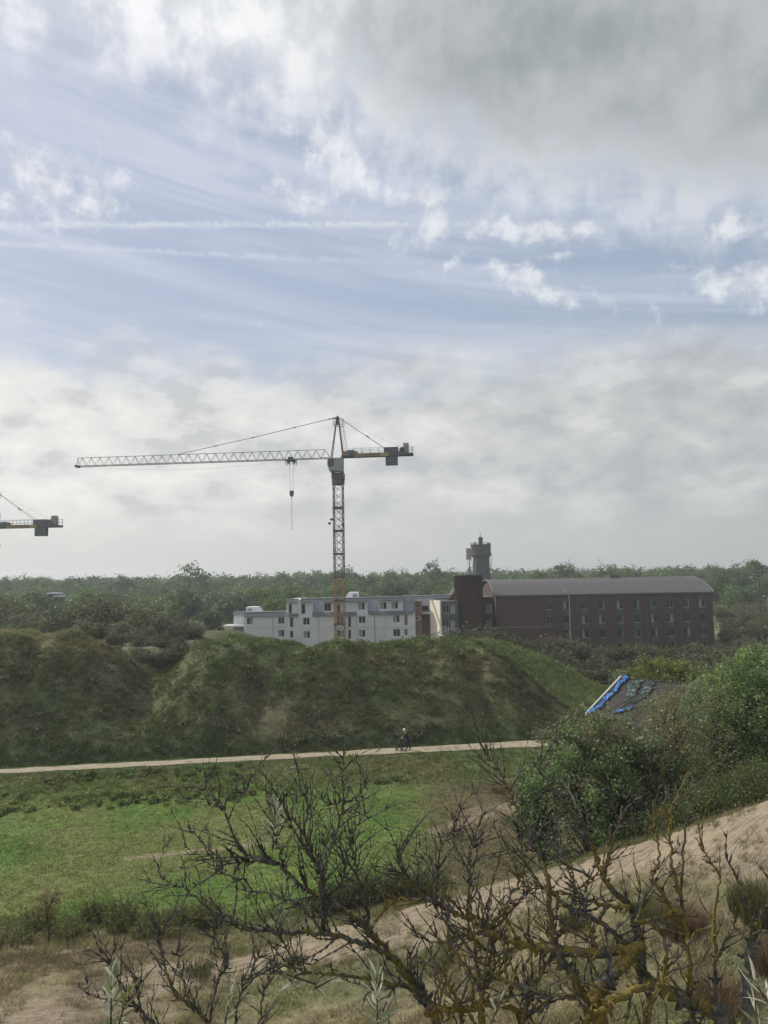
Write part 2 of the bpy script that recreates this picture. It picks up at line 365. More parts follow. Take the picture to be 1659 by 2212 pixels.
M_SKIN = simple('skin', (.55, .36, .28), .6, var=.05)
M_HAIR = simple('white_hair', (.85, .84, .80), .7, var=.08, scale=30)
M_SHOE = simple('brown_shoe', (.15, .045, .03), .6)
M_GREYPOLE = simple('galvanised_pole', (.34, .35, .35), .5, metal=.3, var=.1)
M_PATH = None
def brick_mat():
    m, b = newmat('red_brick'); co = objco()
    br = S.nt.nodes.new('ShaderNodeTexBrick'); lk(co, br.inputs['Vector'])
    sx = S.nt.nodes.new('ShaderNodeSeparateXYZ'); S.nt.links.new(co.k, sx.inputs[0])
    lk(XYZ(S(sx.outputs[0]) + S(sx.outputs[1]), S(sx.outputs[2]), 0.0), br.inputs['Vector'])
    br.inputs['Scale'].default_value = 4.5; br.inputs['Color1'].default_value = (.082, .046, .042, 1); br.inputs['Color2'].default_value = (.062, .038, .037, 1)
    br.inputs['Mortar'].default_value = (.11, .10, .09, 1); br.inputs['Mortar Size'].default_value = .018
    n = noise(co, .35, 5, .6); n2 = noise(co, 3.0, 4, .6)
    lk(colscale(S(br.outputs['Color']), sstep(n * .7 + n2 * .3, .3, .7, .78, 1.2)), b.inputs['Base Color']); b.inputs['Roughness'].default_value = .9
    return m
M_BRICK = brick_mat()
def glass_mat():
    m, b = newmat('window_glass'); b.inputs['Base Color'].default_value = (.03, .035, .04, 1); b.inputs['Roughness'].default_value = .06
    b.inputs['Specular IOR Level'].default_value = .5; return m
M_GLASS = glass_mat()
def path_mat():
    m, b = newmat('sand_path'); co = objco(); n = noise(co, 1.4, 8, .65); n2 = noise(co, 16, 4, .6)
    c = mixc(sstep(n, .3, .7), (.255, .22, .155), (.335, .29, .21)); c = mixc(sstep(noise(co, .9, 6, .65), .54, .66) * .7, c, (.13, .14, .065))
    lk(colscale(c, sstep(n2, .3, .7, .85, 1.1)), b.inputs['Base Color']); b.inputs['Roughness'].default_value = .95; bump(n2, .5, .03, b); return m
M_PATH = path_mat()
def bark_mat(name, amount, hue=(.21, .15, .035), bark=((.125, .118, .108), (.045, .04, .036))):
    """grey bark with crusts of yellow-orange lichen"""
    m, b = newmat(name); co = objco()
    n = noise(co, 14, 6, .65); n2 = noise(co, 55, 4, .6); n3 = noise(co, 160, 3, .6)
    bk = mixc(sstep(n2, .35, .65), (*bark[0],), (*bark[1],))
    bk = mixc(sstep(noise(co, 30, 4, .6), .52, .66) * .6, bk, (.055, .075, .045))
    lich = mixc(sstep(n2, .3, .7), hue, (hue[0] * .62, hue[1] * .70, hue[2] * .9))
    f = sstep(n + (n2 - .5) * .25, 1.02 - amount, 1.13 - amount)
    lk(colscale(mixc(f, bk, lich), sstep(n3, .3, .7, .7, 1.25)), b.inputs['Base Color']); b.inputs['Roughness'].default_value = .9
    b.inputs['Specular IOR Level'].default_value = .25
    bump(n2 + n3 * .5, .8, .004, b); return m
M_TWIG = bark_mat('grey_twig_bark', .40)
M_LICH1 = bark_mat('lichen_bark', .57, (.18, .135, .035))
M_LICH2 = bark_mat('thick_lichen_bark', .63)

# ------------------------------------------------------------------ mesh helpers
def mesh_np(name, v, faces, cols=None, smooth=False):
    me = bpy.data.meshes.new(name); v = np.ascontiguousarray(v, np.float32)
    me.vertices.add(len(v)); me.vertices.foreach_set('co', v.ravel())
    f = np.ascontiguousarray(faces, np.int32); k = f.shape[1]
    me.loops.add(f.size); me.loops.foreach_set('vertex_index', f.ravel())
    me.polygons.add(len(f)); me.polygons.foreach_set('loop_start', np.arange(0, f.size, k, dtype=np.int32))
    try: me.polygons.foreach_set('loop_total', np.full(len(f), k, np.int32))
    except Exception: pass
    if smooth: me.polygons.foreach_set('use_smooth', np.ones(len(f), bool))
    me.update(calc_edges=True); me.validate()
    if cols is not None:
        ca = me.color_attributes.new('col', 'FLOAT_COLOR', 'POINT')
        c = np.ones((len(v), 4), np.float32); c[:, :3] = cols; ca.data.foreach_set('color', c.ravel())
    return me
def link(name, me, mat=None, parent=None, loc=None):
    o = bpy.data.objects.new(name, me); COL.objects.link(o)
    if mat is not None and me is not None and len(me.materials) == 0: me.materials.append(mat)
    if parent is not None: o.parent = parent
    if loc is not None: o.location = loc
    return o
def tag(o, label=None, cat=None, group=None, kind=None):
    if label: o['label'] = label
    if cat: o['category'] = cat
    if group: o['group'] = group
    if kind: o['kind'] = kind
    return o
def thing(name, label, cat, loc=(0, 0, 0), rz=0.0, group=None):
    o = bpy.data.objects.new(name, None); COL.objects.link(o); o.location = loc; o.rotation_euler = (0, 0, rz); o.empty_display_size = .2
    return tag(o, label, cat, group)
def copy_tree(o, parent=None):
    c = o.copy(); COL.objects.link(c); c.parent = parent
    for ch in o.children: copy_tree(ch, c)
    return c
class MB:
    def __init__(s): s.v = []; s.f = []
    def add(s, vs, fs):
        n = len(s.v); s.v += [tuple(map(float, p)) for p in vs]; s.f += [tuple(i + n for i in f) for f in fs]; return s
    def box(s, x0, x1, y0, y1, z0, z1):
        return s.add([(x0, y0, z0), (x1, y0, z0), (x1, y1, z0), (x0, y1, z0), (x0, y0, z1), (x1, y0, z1), (x1, y1, z1), (x0, y1, z1)],
                     [(0, 3, 2, 1), (4, 5, 6, 7), (0, 1, 5, 4), (1, 2, 6, 5), (2, 3, 7, 6), (3, 0, 4, 7)])
    def prism(s, prof, y0, y1):           # profile in x,z, extruded along y (counter-clockwise seen from -y)
        n = len(prof); vs = [(x, y0, z) for x, z in prof] + [(x, y1, z) for x, z in prof]
        return s.add(vs, [tuple(range(n)), tuple(range(2 * n - 1, n - 1, -1))] + [(i, n + i, n + (i + 1) % n, (i + 1) % n) for i in range(n)])
    def tube(s, pts, rad, n=5, cap=True):
        pts = [np.asarray(p, float) for p in pts]; m = len(pts)
        if np.isscalar(rad): rad = [rad] * m
        ref = None; base = len(s.v)
        for i, p in enumerate(pts):
            t = pts[min(i + 1, m - 1)] - pts[max(i - 1, 0)]; t = t / (np.linalg.norm(t) + 1e-9)
            if ref is None: ref = np.array([0, 0, 1.]) if abs(t[2]) < .9 else np.array([1., 0, 0])
            a = np.cross(t, ref); a /= np.linalg.norm(a) + 1e-9; b = np.cross(a, t); ref = b
            for k in range(n):
                q = 2 * math.pi * (k + .5) / n
                s.v.append(tuple(p + (a * math.cos(q) + b * math.sin(q)) * rad[i]))
        for i in range(m - 1):
            for k in range(n):
                k2 = (k + 1) % n; s.f.append((base + i * n + k, base + i * n + k2, base + (i + 1) * n + k2, base + (i + 1) * n + k))
        if cap: s.f.append(tuple(base + k for k in reversed(range(n)))); s.f.append(tuple(base + (m - 1) * n + k for k in range(n)))
        return s
    def bar(s, p, q, r, n=4): return s.tube([p, q], r, n)
    def lathe(s, prof, n=24, c=(0, 0)):     # prof list of (r, z)
        base = len(s.v)
        for r, z in prof:
            for k in range(n): s.v.append((c[0] + r * math.cos(2 * math.pi * k / n), c[1] + r * math.sin(2 * math.pi * k / n), z))
        for i in range(len(prof) - 1):
            for k in range(n):
                k2 = (k + 1) % n; s.f.append((base + i * n + k, base + i * n + k2, base + (i + 1) * n + k2, base + (i + 1) * n + k))
        s.f.append(tuple(base + (len(prof) - 1) * n + k for k in range(n)))
        return s
    def mesh(s, name, off=None, smooth=False):
        me = bpy.data.meshes.new(name); v = s.v
        if off is not None: v = [(a - off[0], b - off[1], c - off[2]) for a, b, c in v]
        me.from_pydata(v, [], s.f); me.update()
        if smooth: me.polygons.foreach_set('use_smooth', np.ones(len(s.f), bool))
        return me
    def build(s, name, mat, parent=None, world=False, smooth=False):
        return link(name, s.mesh(name, tuple(parent.location) if (world and parent is not None) else None, smooth), mat, parent)
def root_of(p):
    return p

# ------------------------------------------------------------------ ground sheet
def build_ground():
    ys = np.concatenate([np.arange(-14, 18, 1.0), np.arange(18, 46, .28), np.arange(46, 100, .38), np.arange(100, 170, 2.0), np.arange(170, 520, 7.0), np.geomspace(520, 2400, 22)])
    us = np.concatenate([np.linspace(-1.5, -.62, 34)[:-1], np.linspace(-.62, .62, 300), np.linspace(.62, 1.5, 34)[1:]])
    Yg, Ug = np.meshgrid(ys, us, indexing='ij'); Xg = Ug * (Yg + 15.0)
    Z = height(Xg, Yg); c, sand = ground_col(Xg, Yg)
    nr, nc = Xg.shape; idx = np.arange(nr * nc).reshape(nr, nc)
    f = np.stack([idx[:-1, :-1], idx[:-1, 1:], idx[1:, 1:], idx[1:, :-1]], -1).reshape(-1, 4)
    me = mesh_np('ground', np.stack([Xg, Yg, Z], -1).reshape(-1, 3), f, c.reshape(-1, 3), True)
    a = me.attributes.new('sand', 'FLOAT', 'POINT'); a.data.foreach_set('value', sand.ravel().astype(np.float32))
    tag(link('ground', me, MG), 'rolling dune terrain of grass and bare sand with a valley meadow', None, None, 'structure')
    xs = np.arange(-85, 75, .5); vs = []; rng = np.random.default_rng(3)
    for x in xs:
        y = float(path_y(x)); w = .74 + .35 * ss(x, -10, 15) + (vn(np.array(x / 1.7), np.array(0.), 4) - .5) * .35
        for k in (-1, -.4, .4, 1):
            yy = y + k * w + (vn(np.array(x / .9), np.array(k * 3.0), 8) - .5) * .25
            vs.append((x, yy, float(height(np.array(x), np.array(y))) + .035 + .03 * (1 - abs(k))))
    n = len(xs); f = [[i * 4 + j, (i + 1) * 4 + j, (i + 1) * 4 + j + 1, i * 4 + j + 1] for i in range(n - 1) for j in range(3)]
    tag(link('path', mesh_np('path', np.array(vs), np.array(f), None, True), M_PATH), 'pale sand footpath running along the foot of the old dune', None, None, 'structure')
build_ground()

# ------------------------------------------------------------------ foliage helpers
def diamonds(c, L, W, rng, up=0.0, t=None):
    """one small leaf-shaped quad per row of c"""
    n = len(c); nrm = rng.normal(size=(n, 3)); nrm[:, 2] = np.abs(nrm[:, 2]) + up; nrm /= np.linalg.norm(nrm, axis=1, keepdims=True)
    if t is None: t = rng.normal(size=(n, 3))
    t = t - nrm * (t * nrm).sum(1, keepdims=True); t /= np.linalg.norm(t, axis=1, keepdims=True) + 1e-9
    b = np.cross(nrm, t); L = np.broadcast_to(L, (n,))[:, None]; W = np.broadcast_to(W, (n,))[:, None]
    v = np.stack([c - t * L / 2, c + b * W / 2, c + t * L / 2, c - b * W / 2], 1).reshape(-1, 3)
    return v, np.arange(4 * n).reshape(n, 4)
def crown_np(rng, rx, ry, h0, h1, ncl, nlf, leaf, sig, cols, hollow=.55, flat=.0, lobes=5):
    """leaf quads gathered in clumps through an uneven crown"""
    lob = rng.normal(size=(lobes, 3)); lob /= np.linalg.norm(lob, axis=1, keepdims=True); la = rng.uniform(.1, .45, lobes)
    d = rng.normal(size=(ncl, 3)); d /= np.linalg.norm(d, axis=1, keepdims=True)
    rr = rng.uniform(hollow ** 3, 1, ncl) ** (1 / 3)
    bulge = 0.78 + (np.clip(d @ lob.T, 0, 1) ** 3 * la).sum(1)
    cz = (h0 + h1) / 2; hz = (h1 - h0) / 2
    cl = d * (rr * bulge * rng.uniform(.78, 1.22, ncl))[:, None] * np.array([rx, ry, hz]) + np.array([0, 0, cz])
    cl[:, 2] = np.maximum(cl[:, 2], h0 * .6 + .1)
    k = rng.integers(0, ncl, nlf); p = cl[k] + rng.normal(size=(nlf, 3)) * sig * rng.uniform(.5, 1.4, ncl)[k][:, None]
    L = leaf * rng.uniform(.65, 1.4, nlf); v, f = diamonds(p, L, L * .62, rng, .15)
    cc = np.array(cols)[rng.integers(0, len(cols), ncl)][k] * rng.uniform(.7, 1.3, (nlf, 1))
    return v, f, np.repeat(cc, 4, 0), cl
def limbs_mb(rng, cl, h, r, nb, lean=0.0):
    mb = MB(); top = np.array([rng.normal() * .05 * h, rng.normal() * .05 * h, h * .72])
    tr = [np.array([0, 0, -.3]), np.array([rng.normal() * .03 * h, rng.normal() * .03 * h, h * .25]), np.array([rng.normal() * .04 * h, rng.normal() * .04 * h, h * .5]), top]
    mb.tube(tr, [r * 1.25, r, r * .7, r * .35], 7)
    for i in rng.choice(len(cl), min(nb, len(cl)), replace=False):
        e = cl[i]; s = np.clip(e[2] / h - .25, .08, .65); a = s / .72 * 3; j = int(min(a, 2)); w = a - j
        p0 = tr[j] * (1 - w) + tr[j + 1] * w; mid = (p0 + e) / 2 + np.array([0, 0, .08 * h])
        mb.tube([p0, mid, e], [r * .38, r * .22, r * .08], 5, False)
    return mb

# ------------------------------------------------------------------ window and wall builders
def wall(mb, x0, x1, z0, z1, y, holes, depth=.18):
    """front wall plane at y with real openings and reveals"""
    xs = sorted({x0, x1, *[max(x0, min(x1, q)) for h in holes for q in (h[0], h[1])]})
    zs = sorted({z0, z1, *[max(z0, min(z1, q)) for h in holes for q in (h[2], h[3])]})
    for i in range(len(xs) - 1):
        for j in range(len(zs) - 1):
            cx = (xs[i] + xs[i + 1]) / 2; cz = (zs[j] + zs[j + 1]) / 2
            if any(h[0] < cx < h[1] and h[2] < cz < h[3] for h in holes): continue
            mb.add([(xs[i], y, zs[j]), (xs[i + 1], y, zs[j]), (xs[i + 1], y, zs[j + 1]), (xs[i], y, zs[j + 1])], [(0, 1, 2, 3)])
    for a, b, c, d in holes:
        mb.add([(a, y, c), (b, y, c), (b, y, d), (a, y, d), (a, y + depth, c), (b, y + depth, c), (b, y + depth, d), (a, y + depth, d)],
               [(0, 4, 5, 1), (1, 5, 6, 2), (2, 6, 7, 3), (3, 7, 4, 0)])
_wc = {}
def window(root, a, b, c, d, y, panes=2, frame=M_FRAME, sill=False, curtain=None, fw=.07, depth=.12):
    """frame + panes set back in an opening; curtain = (side, width share)"""
    w, h = b - a, d - c; loc = Vector(((a + b) / 2, y + depth, (c + d) / 2)) - Vector(root.location)
    key = ('f', round(w, 2), round(h, 2), panes, frame.name, round(fw, 2))
    if key not in _wc:
        mb = MB(); hw, hh = w / 2, h / 2
        mb.box(-hw, hw, 0, .05, -hh, -hh + fw).box(-hw, hw, 0, .05, hh - fw, hh).box(-hw, -hw + fw, 0, .05, -hh + fw, hh - fw).box(hw - fw, hw, 0, .05, -hh + fw, hh - fw)
        for k in range(1, panes): q = -hw + w * k / panes; mb.box(q - fw / 2, q + fw / 2, 0, .05, -hh + fw, hh - fw)
        _wc[key] = mb.mesh('window_frame')
        pw = (w - fw * (panes + 1)) / panes
        _wc[key + ('p',)] = MB().box(-pw / 2, pw / 2, .02, .03, -hh + fw, hh - fw).mesh('pane')
        _wc[key + ('s',)] = MB().box(-hw - .08, hw + .08, -.22, .0, -hh - .07, -hh - .004).mesh('sill')
    o = link('window', _wc[key], frame, root, loc)
    pw = (w - fw * (panes + 1)) / panes
    for k in range(panes):
        link('pane', _wc[key + ('p',)], M_GLASS, o, (-w / 2 + fw + pw / 2 + k * (pw + fw), 0, 0))
    if sill: link('sill', _wc[key + ('s',)], M_SILL, o)
    if curtain:
        s, q = curtain; cw = w * q
        x0 = -w / 2 + fw if s < 0 else w / 2 - fw - cw
        mb = MB(); n = 6
        for k in range(n):
            xa = x0 + cw * k / n; xb = x0 + cw * (k + 1) / n; ya, yb = (.004, .016) if k % 2 else (.016, .004)
            mb.add([(xa, ya, -h / 2 + fw), (xb, yb, -h / 2 + fw), (xb, yb, h / 2 - fw), (xa, ya, h / 2 - fw)], [(0, 1, 2, 3)])
        mb.build('curtain', M_CURT, o)
    return o
def rect(zf, a, b, c, d, Y):
    """photo rectangle (zoom coordinates a..b across, c..d down) on the plane y=Y -> x0,x1,z0,z1"""
    p = at(*zf((a + b) / 2, (c + d) / 2), Y); k = Y / F * (zf(1, 0)[0] - zf(0, 0)[0])
    w, h = (b - a) * k, (d - c) * k
    return p[0] - w / 2, p[0] + w / 2, p[2] - h / 2, p[2] + h / 2

# ------------------------------------------------------------------ white apartment block
Z1 = lambda a, b: (479.5 + .3516 * a, 1198.8 + .3516 * b)
def white_block():
    t = thing('apartment_block', 'white flat-roofed apartment block with dark fascia bands behind the grassy dune', 'building', (-12.0, 140, 0))
    def vol(a, b, top, Y, dep, wins, mat=M_WHITE, name='wall', z0=-1.0):
        x0, x1, _, z1 = rect(Z1, a, b, top, top + 40, Y); holes = [rect(Z1, *w[:4], Y) for w in wins]
        mb = MB(); wall(mb, x0, x1, z0, z1, Y, holes)
        mb.add([(x0, Y, z0), (x0, Y + dep, z0), (x0, Y + dep, z1), (x0, Y, z1)], [(0, 3, 2, 1)][::-1])
        mb.add([(x1, Y, z0), (x1, Y + dep, z0), (x1, Y + dep, z1), (x1, Y, z1)], [(0, 1, 2, 3)])
        mb.add([(x0, Y, z1), (x1, Y, z1), (x1, Y + dep, z1), (x0, Y + dep, z1)], [(0, 1, 2, 3)])
        mb.add([(x0, Y + dep, z0), (x1, Y + dep, z0), (x1, Y + dep, z1), (x0, Y + dep, z1)], [(0, 3, 2, 1)])
        mb.build(name, mat, t, True)
        for w, h in zip(wins, holes):
            kind = w[4]
            if kind == 'd':
                MB().box(h[0] + .03, h[1] - .03, Y + .1, Y + .16, h[2], h[3] - .03).build('door', M_DOOR, t, True)
            else:
                cu = w[5] if len(w) > 5 else None
                window(t, *h, Y, panes=1 if kind == 't' else 2, frame=M_DKFRAME if kind in 'tg' else M_FRAME, curtain=cu)
        return x0, x1, z1
    def fascia(a, b, t0, t1, Y, out=.35, cap=True):
        x0, x1, z0, z1 = rect(Z1, a, b, t0, t1, Y)
        mb = MB(); y = Y - .02
        mb.add([(x0, y - out, z0), (x1, y - out, z0), (x1, y + .25, z1), (x0, y + .25, z1), (x0, y - .004, z0), (x1, y - .004, z0)], [(0, 1, 2, 3), (0, 4, 5, 1), (0, 3, 4), (1, 5, 2)])
        o = mb.build('fascia', M_FASC, t, True)
        if cap: MB().box(x0, x1, y + .2, y + .5, z1 + .003, z1 + .1).build('roof_edge', M_WHITE, t, True)
    vol(72, 136, 368, 142, 8, [])
    x0, x1, z0, z1 = rect(Z1, 8, 134, 433, 443, 139.5)
    MB().box(x0, x1, 139.5, 143, z0, z1).build('canopy', M_WHITE, t, True)
    vol(135, 399, 366, 139, 12, [(152, 190, 385, 428, 'w', (1, .3)), (345, 383, 382, 424, 'w'), (345, 383, 460, 503, 'w', (-1, .3))])
    fascia(70, 135, 352, 368, 141.9); fascia(136, 397, 350, 374, 138.9)
    vol(396, 476, 278, 138, 14, [(410, 430, 302, 358, 't'), (418, 438, 385, 443, 't'), (418, 438, 467, 508, 't')])
    vol(470, 484, 274, 137.5, 3, [], name='fin_wall')
    vol(484, 556, 278, 138, 14, [(490, 512, 302, 362, 't')])
    vol(556, 628, 278, 140, 12, [], M_PALEBLUE)
    vol(625, 893, 276, 138.3, 12, [(628, 670, 298, 343, 'g', None), (705, 727, 300, 352, 't'), (836, 878, 292, 337, 'w', (-1, .5))])
    vol(893, 966, 272, 140, 12, [], M_PALEBLUE)
    vol(965, 1112, 268, 138.3, 12, [(970, 1012, 290, 333, 'w', (-1, .45)), (1040, 1082, 287, 332, 'w', (-1, .5))])
    vol(1112, 1183, 266, 140, 12, [], M_PALEBLUE)
    vol(484, 826, 366, 137.6, 2, [(498, 540, 385, 430, 'w'), (500, 542, 468, 512, 'w', (-1, .45)), (705, 747, 378, 424, 'w'), (707, 749, 462, 506, 'w', (1, .4)), (775, 793, 378, 443, 't'), (775, 793, 460, 515, 't')])
    vol(826, 942, 362, 137.6, 2, [(840, 882, 377, 420, 'w'), (840, 882, 460, 505, 'w', (-1, .45))])
    vol(942, 1186, 356, 137.7, 2, [(1050, 1092, 370, 415, 'w', (-1, .5)), (1052, 1095, 455, 500, 'w'), (1122, 1140, 370, 430, 'd'), (1122, 1140, 455, 492, 'd')])
    fascia(400, 470, 356, 374, 137.9, cap=False); fascia(556, 826, 353, 371, 137.5, cap=False); fascia(900, 1176, 344, 362, 137.6, cap=False)
    fascia(395, 472, 272, 290, 137.9); fascia(484, 690, 266, 288, 137.9); fascia(690, 895, 264, 284, 138.1); fascia(895, 1110, 258, 278, 138.1); fascia(1110, 1300, 252, 270, 138.4); fascia(1300, 1412, 247, 264, 142.8)
    # right end: set-back white storey, brown balcony stack
    vol(1183, 1412, 262, 143, 8, [(1228, 1270, 312, 345, 'g')])
    vol(1186, 1226, 284, 139, 4, [(1194, 1212, 298, 322, 'g'), (1190, 1222, 378, 402, 'w', (1, .5))], M_BALC, 'balcony_stack')
    vol(1226, 1288, 362, 141, 6, [(1232, 1256, 372, 396, 'g')], M_BALC, 'balcony_stack')
    x0, x1, z0, z1 = rect(Z1, 1226, 1284, 352, 362, 140.5); MB().box(x0, x1, 140.0, 143, z0, z1).build('balcony_slab', M_WHITE, t, True)
    x0, x1, z0, z1 = rect(Z1, 1228, 1284, 336, 352, 140.4)
    mb = MB().box(x0, x1, 140.2, 140.25, z1 - .06, z1)
    for k in range(12): q = x0 + (x1 - x0) * (k + .5) / 12; mb.box(q - .03, q + .03, 140.21, 140.24, z0, z1 - .06)
    mb.build('balcony_railing', M_DARKST, t, True)
    # roof boxes
    for a, b, c, d, sl_, Y in ((148, 232, 320, 352, 1, 144), (752, 838, 230, 266, -1, 144)):
        x0, x1, z0, z1 = rect(Z1, a, b, c, d, Y); w = x1 - x0
        pr = [(x0, z0), (x1, z0), (x1 - w * .25, z1), (x0, z1)] if sl_ > 0 else [(x0, z0), (x1, z0), (x1, z1), (x0 + w * .3, z1)]
        MB().prism(pr, Y, Y + 4).build('roof_house', M_WHITE, t, True)
        xa, xb = (x0 + w * .1, x0 + w * .45) if sl_ > 0 else (x1 - w * .4, x1 - w * .08)
        mb = MB().box(xa, xb, Y - .03, Y - .003, z0 + .25, z1 - .3); mb.build('roof_door', M_DKFRAME, t, True)
    x0, x1, z0, z1 = rect(Z1, 862, 888, 243, 266, 143); MB().box(x0, x1, 143, 145, z0, z1).build('chimney', M_CONC, t, True)
    for a in (300, 590, 1003):
        x0, x1, z0, z1 = rect(Z1, a - 2, a + 2, 372, 520, 137.4); yy = 138.9 if a == 300 else 137.5
        mb = MB(); mb.tube([((x0 + x1) / 2, yy - .06, -1), ((x0 + x1) / 2, yy - .06, z1)], .07, 8); mb.build('downpipe', M_WHITE, t, True)
    for k, (a, b) in enumerate(((140, 395), (486, 940), (944, 1184))):
        x0, x1, z0, z1 = rect(Z1, a, b, 446, 447.6, 137.5); Y = 138.95 if k == 0 else (137.58 if k == 1 else 137.66)
        MB().box(x0, x1, Y - .02, Y - .003, z0, z1).build('string_course', M_PALEBLUE, t, True)
white_block()

# ------------------------------------------------------------------ brick block with barrel roof
Z2 = lambda a, b: (907.2 + .4062 * a, 1134 + .4062 * b)
def brick_block():
    Y = 138.0; t = thing('brick_block', 'long dark red brick block with curved grey metal roof and round stair tower', 'building', (40, 140, 0))
    x0 = at(*Z2(405, 388), Y)[0]; x1 = at(*Z2(1553, 350), Y)[0]; ze = at(*Z2(980, 369), Y)[2]
    cols = [688, 778, 875, 967, 1063, 1153, 1243, 1330, 1417, 1500]
    k = Y / F * .4062
    zr = [ze - 1.92 - i * 2.62 for i in range(4)]
    holes = []; spec = []
    rng = random.Random(5)
    for c in cols:
        xc = at(*Z2(c, 440), Y)[0]
        for i, z in enumerate(zr): holes.append((xc - .56, xc + .56, z - .72, z + .72)); spec.append((i, c))
    mb = MB(); wall(mb, x0, x1, -1, ze, Y, holes, .2); mb.build('front_wall', M_BRICK, t, True)
    for h, (i, c) in zip(holes, spec):
        r = rng.random(); cu = None
        if r < .62: cu = (rng.choice((-1, 1)), rng.choice((.14, .2, .3, .42)))
        window(t, *h, Y, 2, M_DARKST if rng.random() < .5 else M_DKFRAME, rng.random() < .8, cu, .06)
    for c in cols:          # grey spandrel panels between the storeys of each window column
        xc = at(*Z2(c, 440), Y)[0]
        for i in range(4):
            za = zr[i] + .76; zb = (zr[i - 1] - .82) if i else ze - .25
            if zb - za > .1: MB().box(xc - .60, xc + .60, Y - .025, Y - .004, za, zb).build('spandrel_panel', M_PANEL, t, True)
    for c in (640, 835, 1022, 1205, 1383):
        xc = at(*Z2(c, 440), Y)[0]; MB().box(xc - .14, xc + .14, Y - .12, Y - .004, -1, ze - .02).build('downpipe', M_DARKST, t, True)
    D = 22.0; rise = 2.75; n = 28
    rad = (D * D / 4 + rise * rise) / (2 * rise); a0 = math.asin(D / 2 / rad)
    def arc(q, dr=0.0): a = -a0 + 2 * a0 * q; return Y + D / 2 + (rad + dr) * math.sin(a), ze + rise - rad + (rad + dr) * math.cos(a)
    # side and rear walls with curved gables
    for x, nm in ((x0, 0), (x1, 1)):
        pf = [(Y + .003, -1), (Y + D, -1)] + [arc(1 - i / n) for i in range(n + 1)]
        vs = [(x, a, b) for a, b in pf]; MB().add(vs, [tuple(range(len(vs))) if nm else tuple(reversed(range(len(vs))))]).build('gable_wall', M_BRICK, t, True)
    MB().add([(x0, Y + D, -1), (x1, Y + D, -1), (x1, Y + D, ze), (x0, Y + D, ze)], [(3, 2, 1, 0)]).build('rear_wall', M_BRICK, t, True)
    # roof sheets, each with a standing seam
    ns = 66; xa, xb = x0 - .35, x1 + .35; w = (xb - xa) / ns
    mb = MB()
    for i in range(n):
        ya, za = arc(i / n, .12); yb, zb = arc((i + 1) / n, .12); mb.add([(0, ya - Y, za), (w * .985, ya - Y, za), (w * .985, yb - Y, zb), (0, yb - Y, zb)], [(0, 1, 2, 3)])
    for i in range(n):
        ya, za = arc(i / n, .12); yb, zb = arc((i + 1) / n, .12); ya2, za2 = arc(i / n, .26); yb2, zb2 = arc((i + 1) / n, .26); q = w * .11
        mb.add([(0, ya - Y, za), (0, yb - Y, zb), (0, yb2 - Y, zb2), (0, ya2 - Y, za2), (q, ya - Y, za), (q, yb - Y, zb), (q, yb2 - Y, zb2), (q, ya2 - Y, za2)], [(0, 3, 2, 1), (3, 7, 6, 2), (4, 5, 6, 7), (0, 4, 7, 3)])
    me = mb.mesh('roof_sheet')
    roof = link('roof', MB().box(xa, xb, Y - .3, Y - .05, ze - .12, ze + .1).mesh('roof', tuple(t.location)), M_DARKST, t)
    for i in range(ns): link('roof_sheet', me, M_ROOFM, roof, Vector((xa + i * w, Y, 0)) - t.location)
    for x in (xa, xb):      # verge trims
        mb = MB(); mb.tube([(x, *arc(i / n, .16)) for i in range(n + 1)], .16, 6); mb.build('verge_trim', M_ROOFM, t, True)
    a, b, c, d = rect(Z2, 1003, 1053, 266, 292, Y + 11); MB().box(a, b, Y + 10, Y + 12.5, c - .3, d).build('roof_vent_box', M_DARKST, t, True)
    # round stair tower
    xc = at(*Z2(267.5, 400), 136)[0]; rr = 77.5 * .4062 * 136 / F; zt = at(*Z2(267, 265), 136)[2]; yc = 136 + rr
    MB().lathe([(rr, -1), (rr, zt - .25), (rr + .06, zt - .24), (rr + .06, zt), (rr - .3, zt), (rr - .3, zt - .4), (.01, zt - .4)], 48, (xc, yc)).build('stair_tower', M_BRICK, t, True, True)
    # brick link between tower and main range, with two windows
    la, lb = xc + rr * .75, x0; hl = [rect(Z2, 350, 382, 420, 470, 141), rect(Z2, 350, 382, 506, 552, 141)]
    zl = at(*Z2(375, 360), 141)[2]
    mb = MB(); wall(mb, la, lb + .2, -1, zl - .8, 141, hl); mb.box(la, lb + .2, 141.25, 150, -1, zl - .82); mb.build('link_wall', M_BRICK, t, True)
    for h in hl: window(t, *h, 141, 1, M_FRAME, False, (1, .85))
    # sloping brick gable behind the tower on its left
    p = [at(*Z2(a, b), 142) for a, b in ((150, 400), (195, 335))]
    MB().prism([(p[0][0], -1), (xc, -1), (xc, p[1][2] + .3), (p[1][0], p[1][2]), (p[0][0], p[0][2])], 142, 150).build('rear_gable', M_BRICK, t, True)
    # low glazed wing with the cream end wall
    q0 = at(*Z2(58, 405), 137.0); q1 = at(*Z2(105, 405), 135.6); qr = at(*Z2(205, 400), 135.6); zt2 = q1[2] + .1
    e0, e1 = (q1[0] - 1.62, 139.0), (q1[0], 135.6)
    MB().add([(e0[0], e0[1], -1), (e1[0], e1[1], -1), (e1[0], e1[1], zt2), (e0[0], e0[1], zt2), (e0[0] + .3, e0[1] + .15, zt2), (e1[0] + .25, e1[1] + .15, zt2), (e0[0] + .3, e0[1] + .15, -1), (e1[0] + .25, e1[1] + .15, -1)],
             [(0, 1, 2, 3), (3, 2, 5, 4), (1, 7, 5, 2), (0, 3, 4, 6)]).build('cream_end_wall', M_CREAM, t, True)
    hl = [rect(Z2, 122, 186, 425, 470, 135.8), rect(Z2, 122, 186, 508, 556, 135.8)]
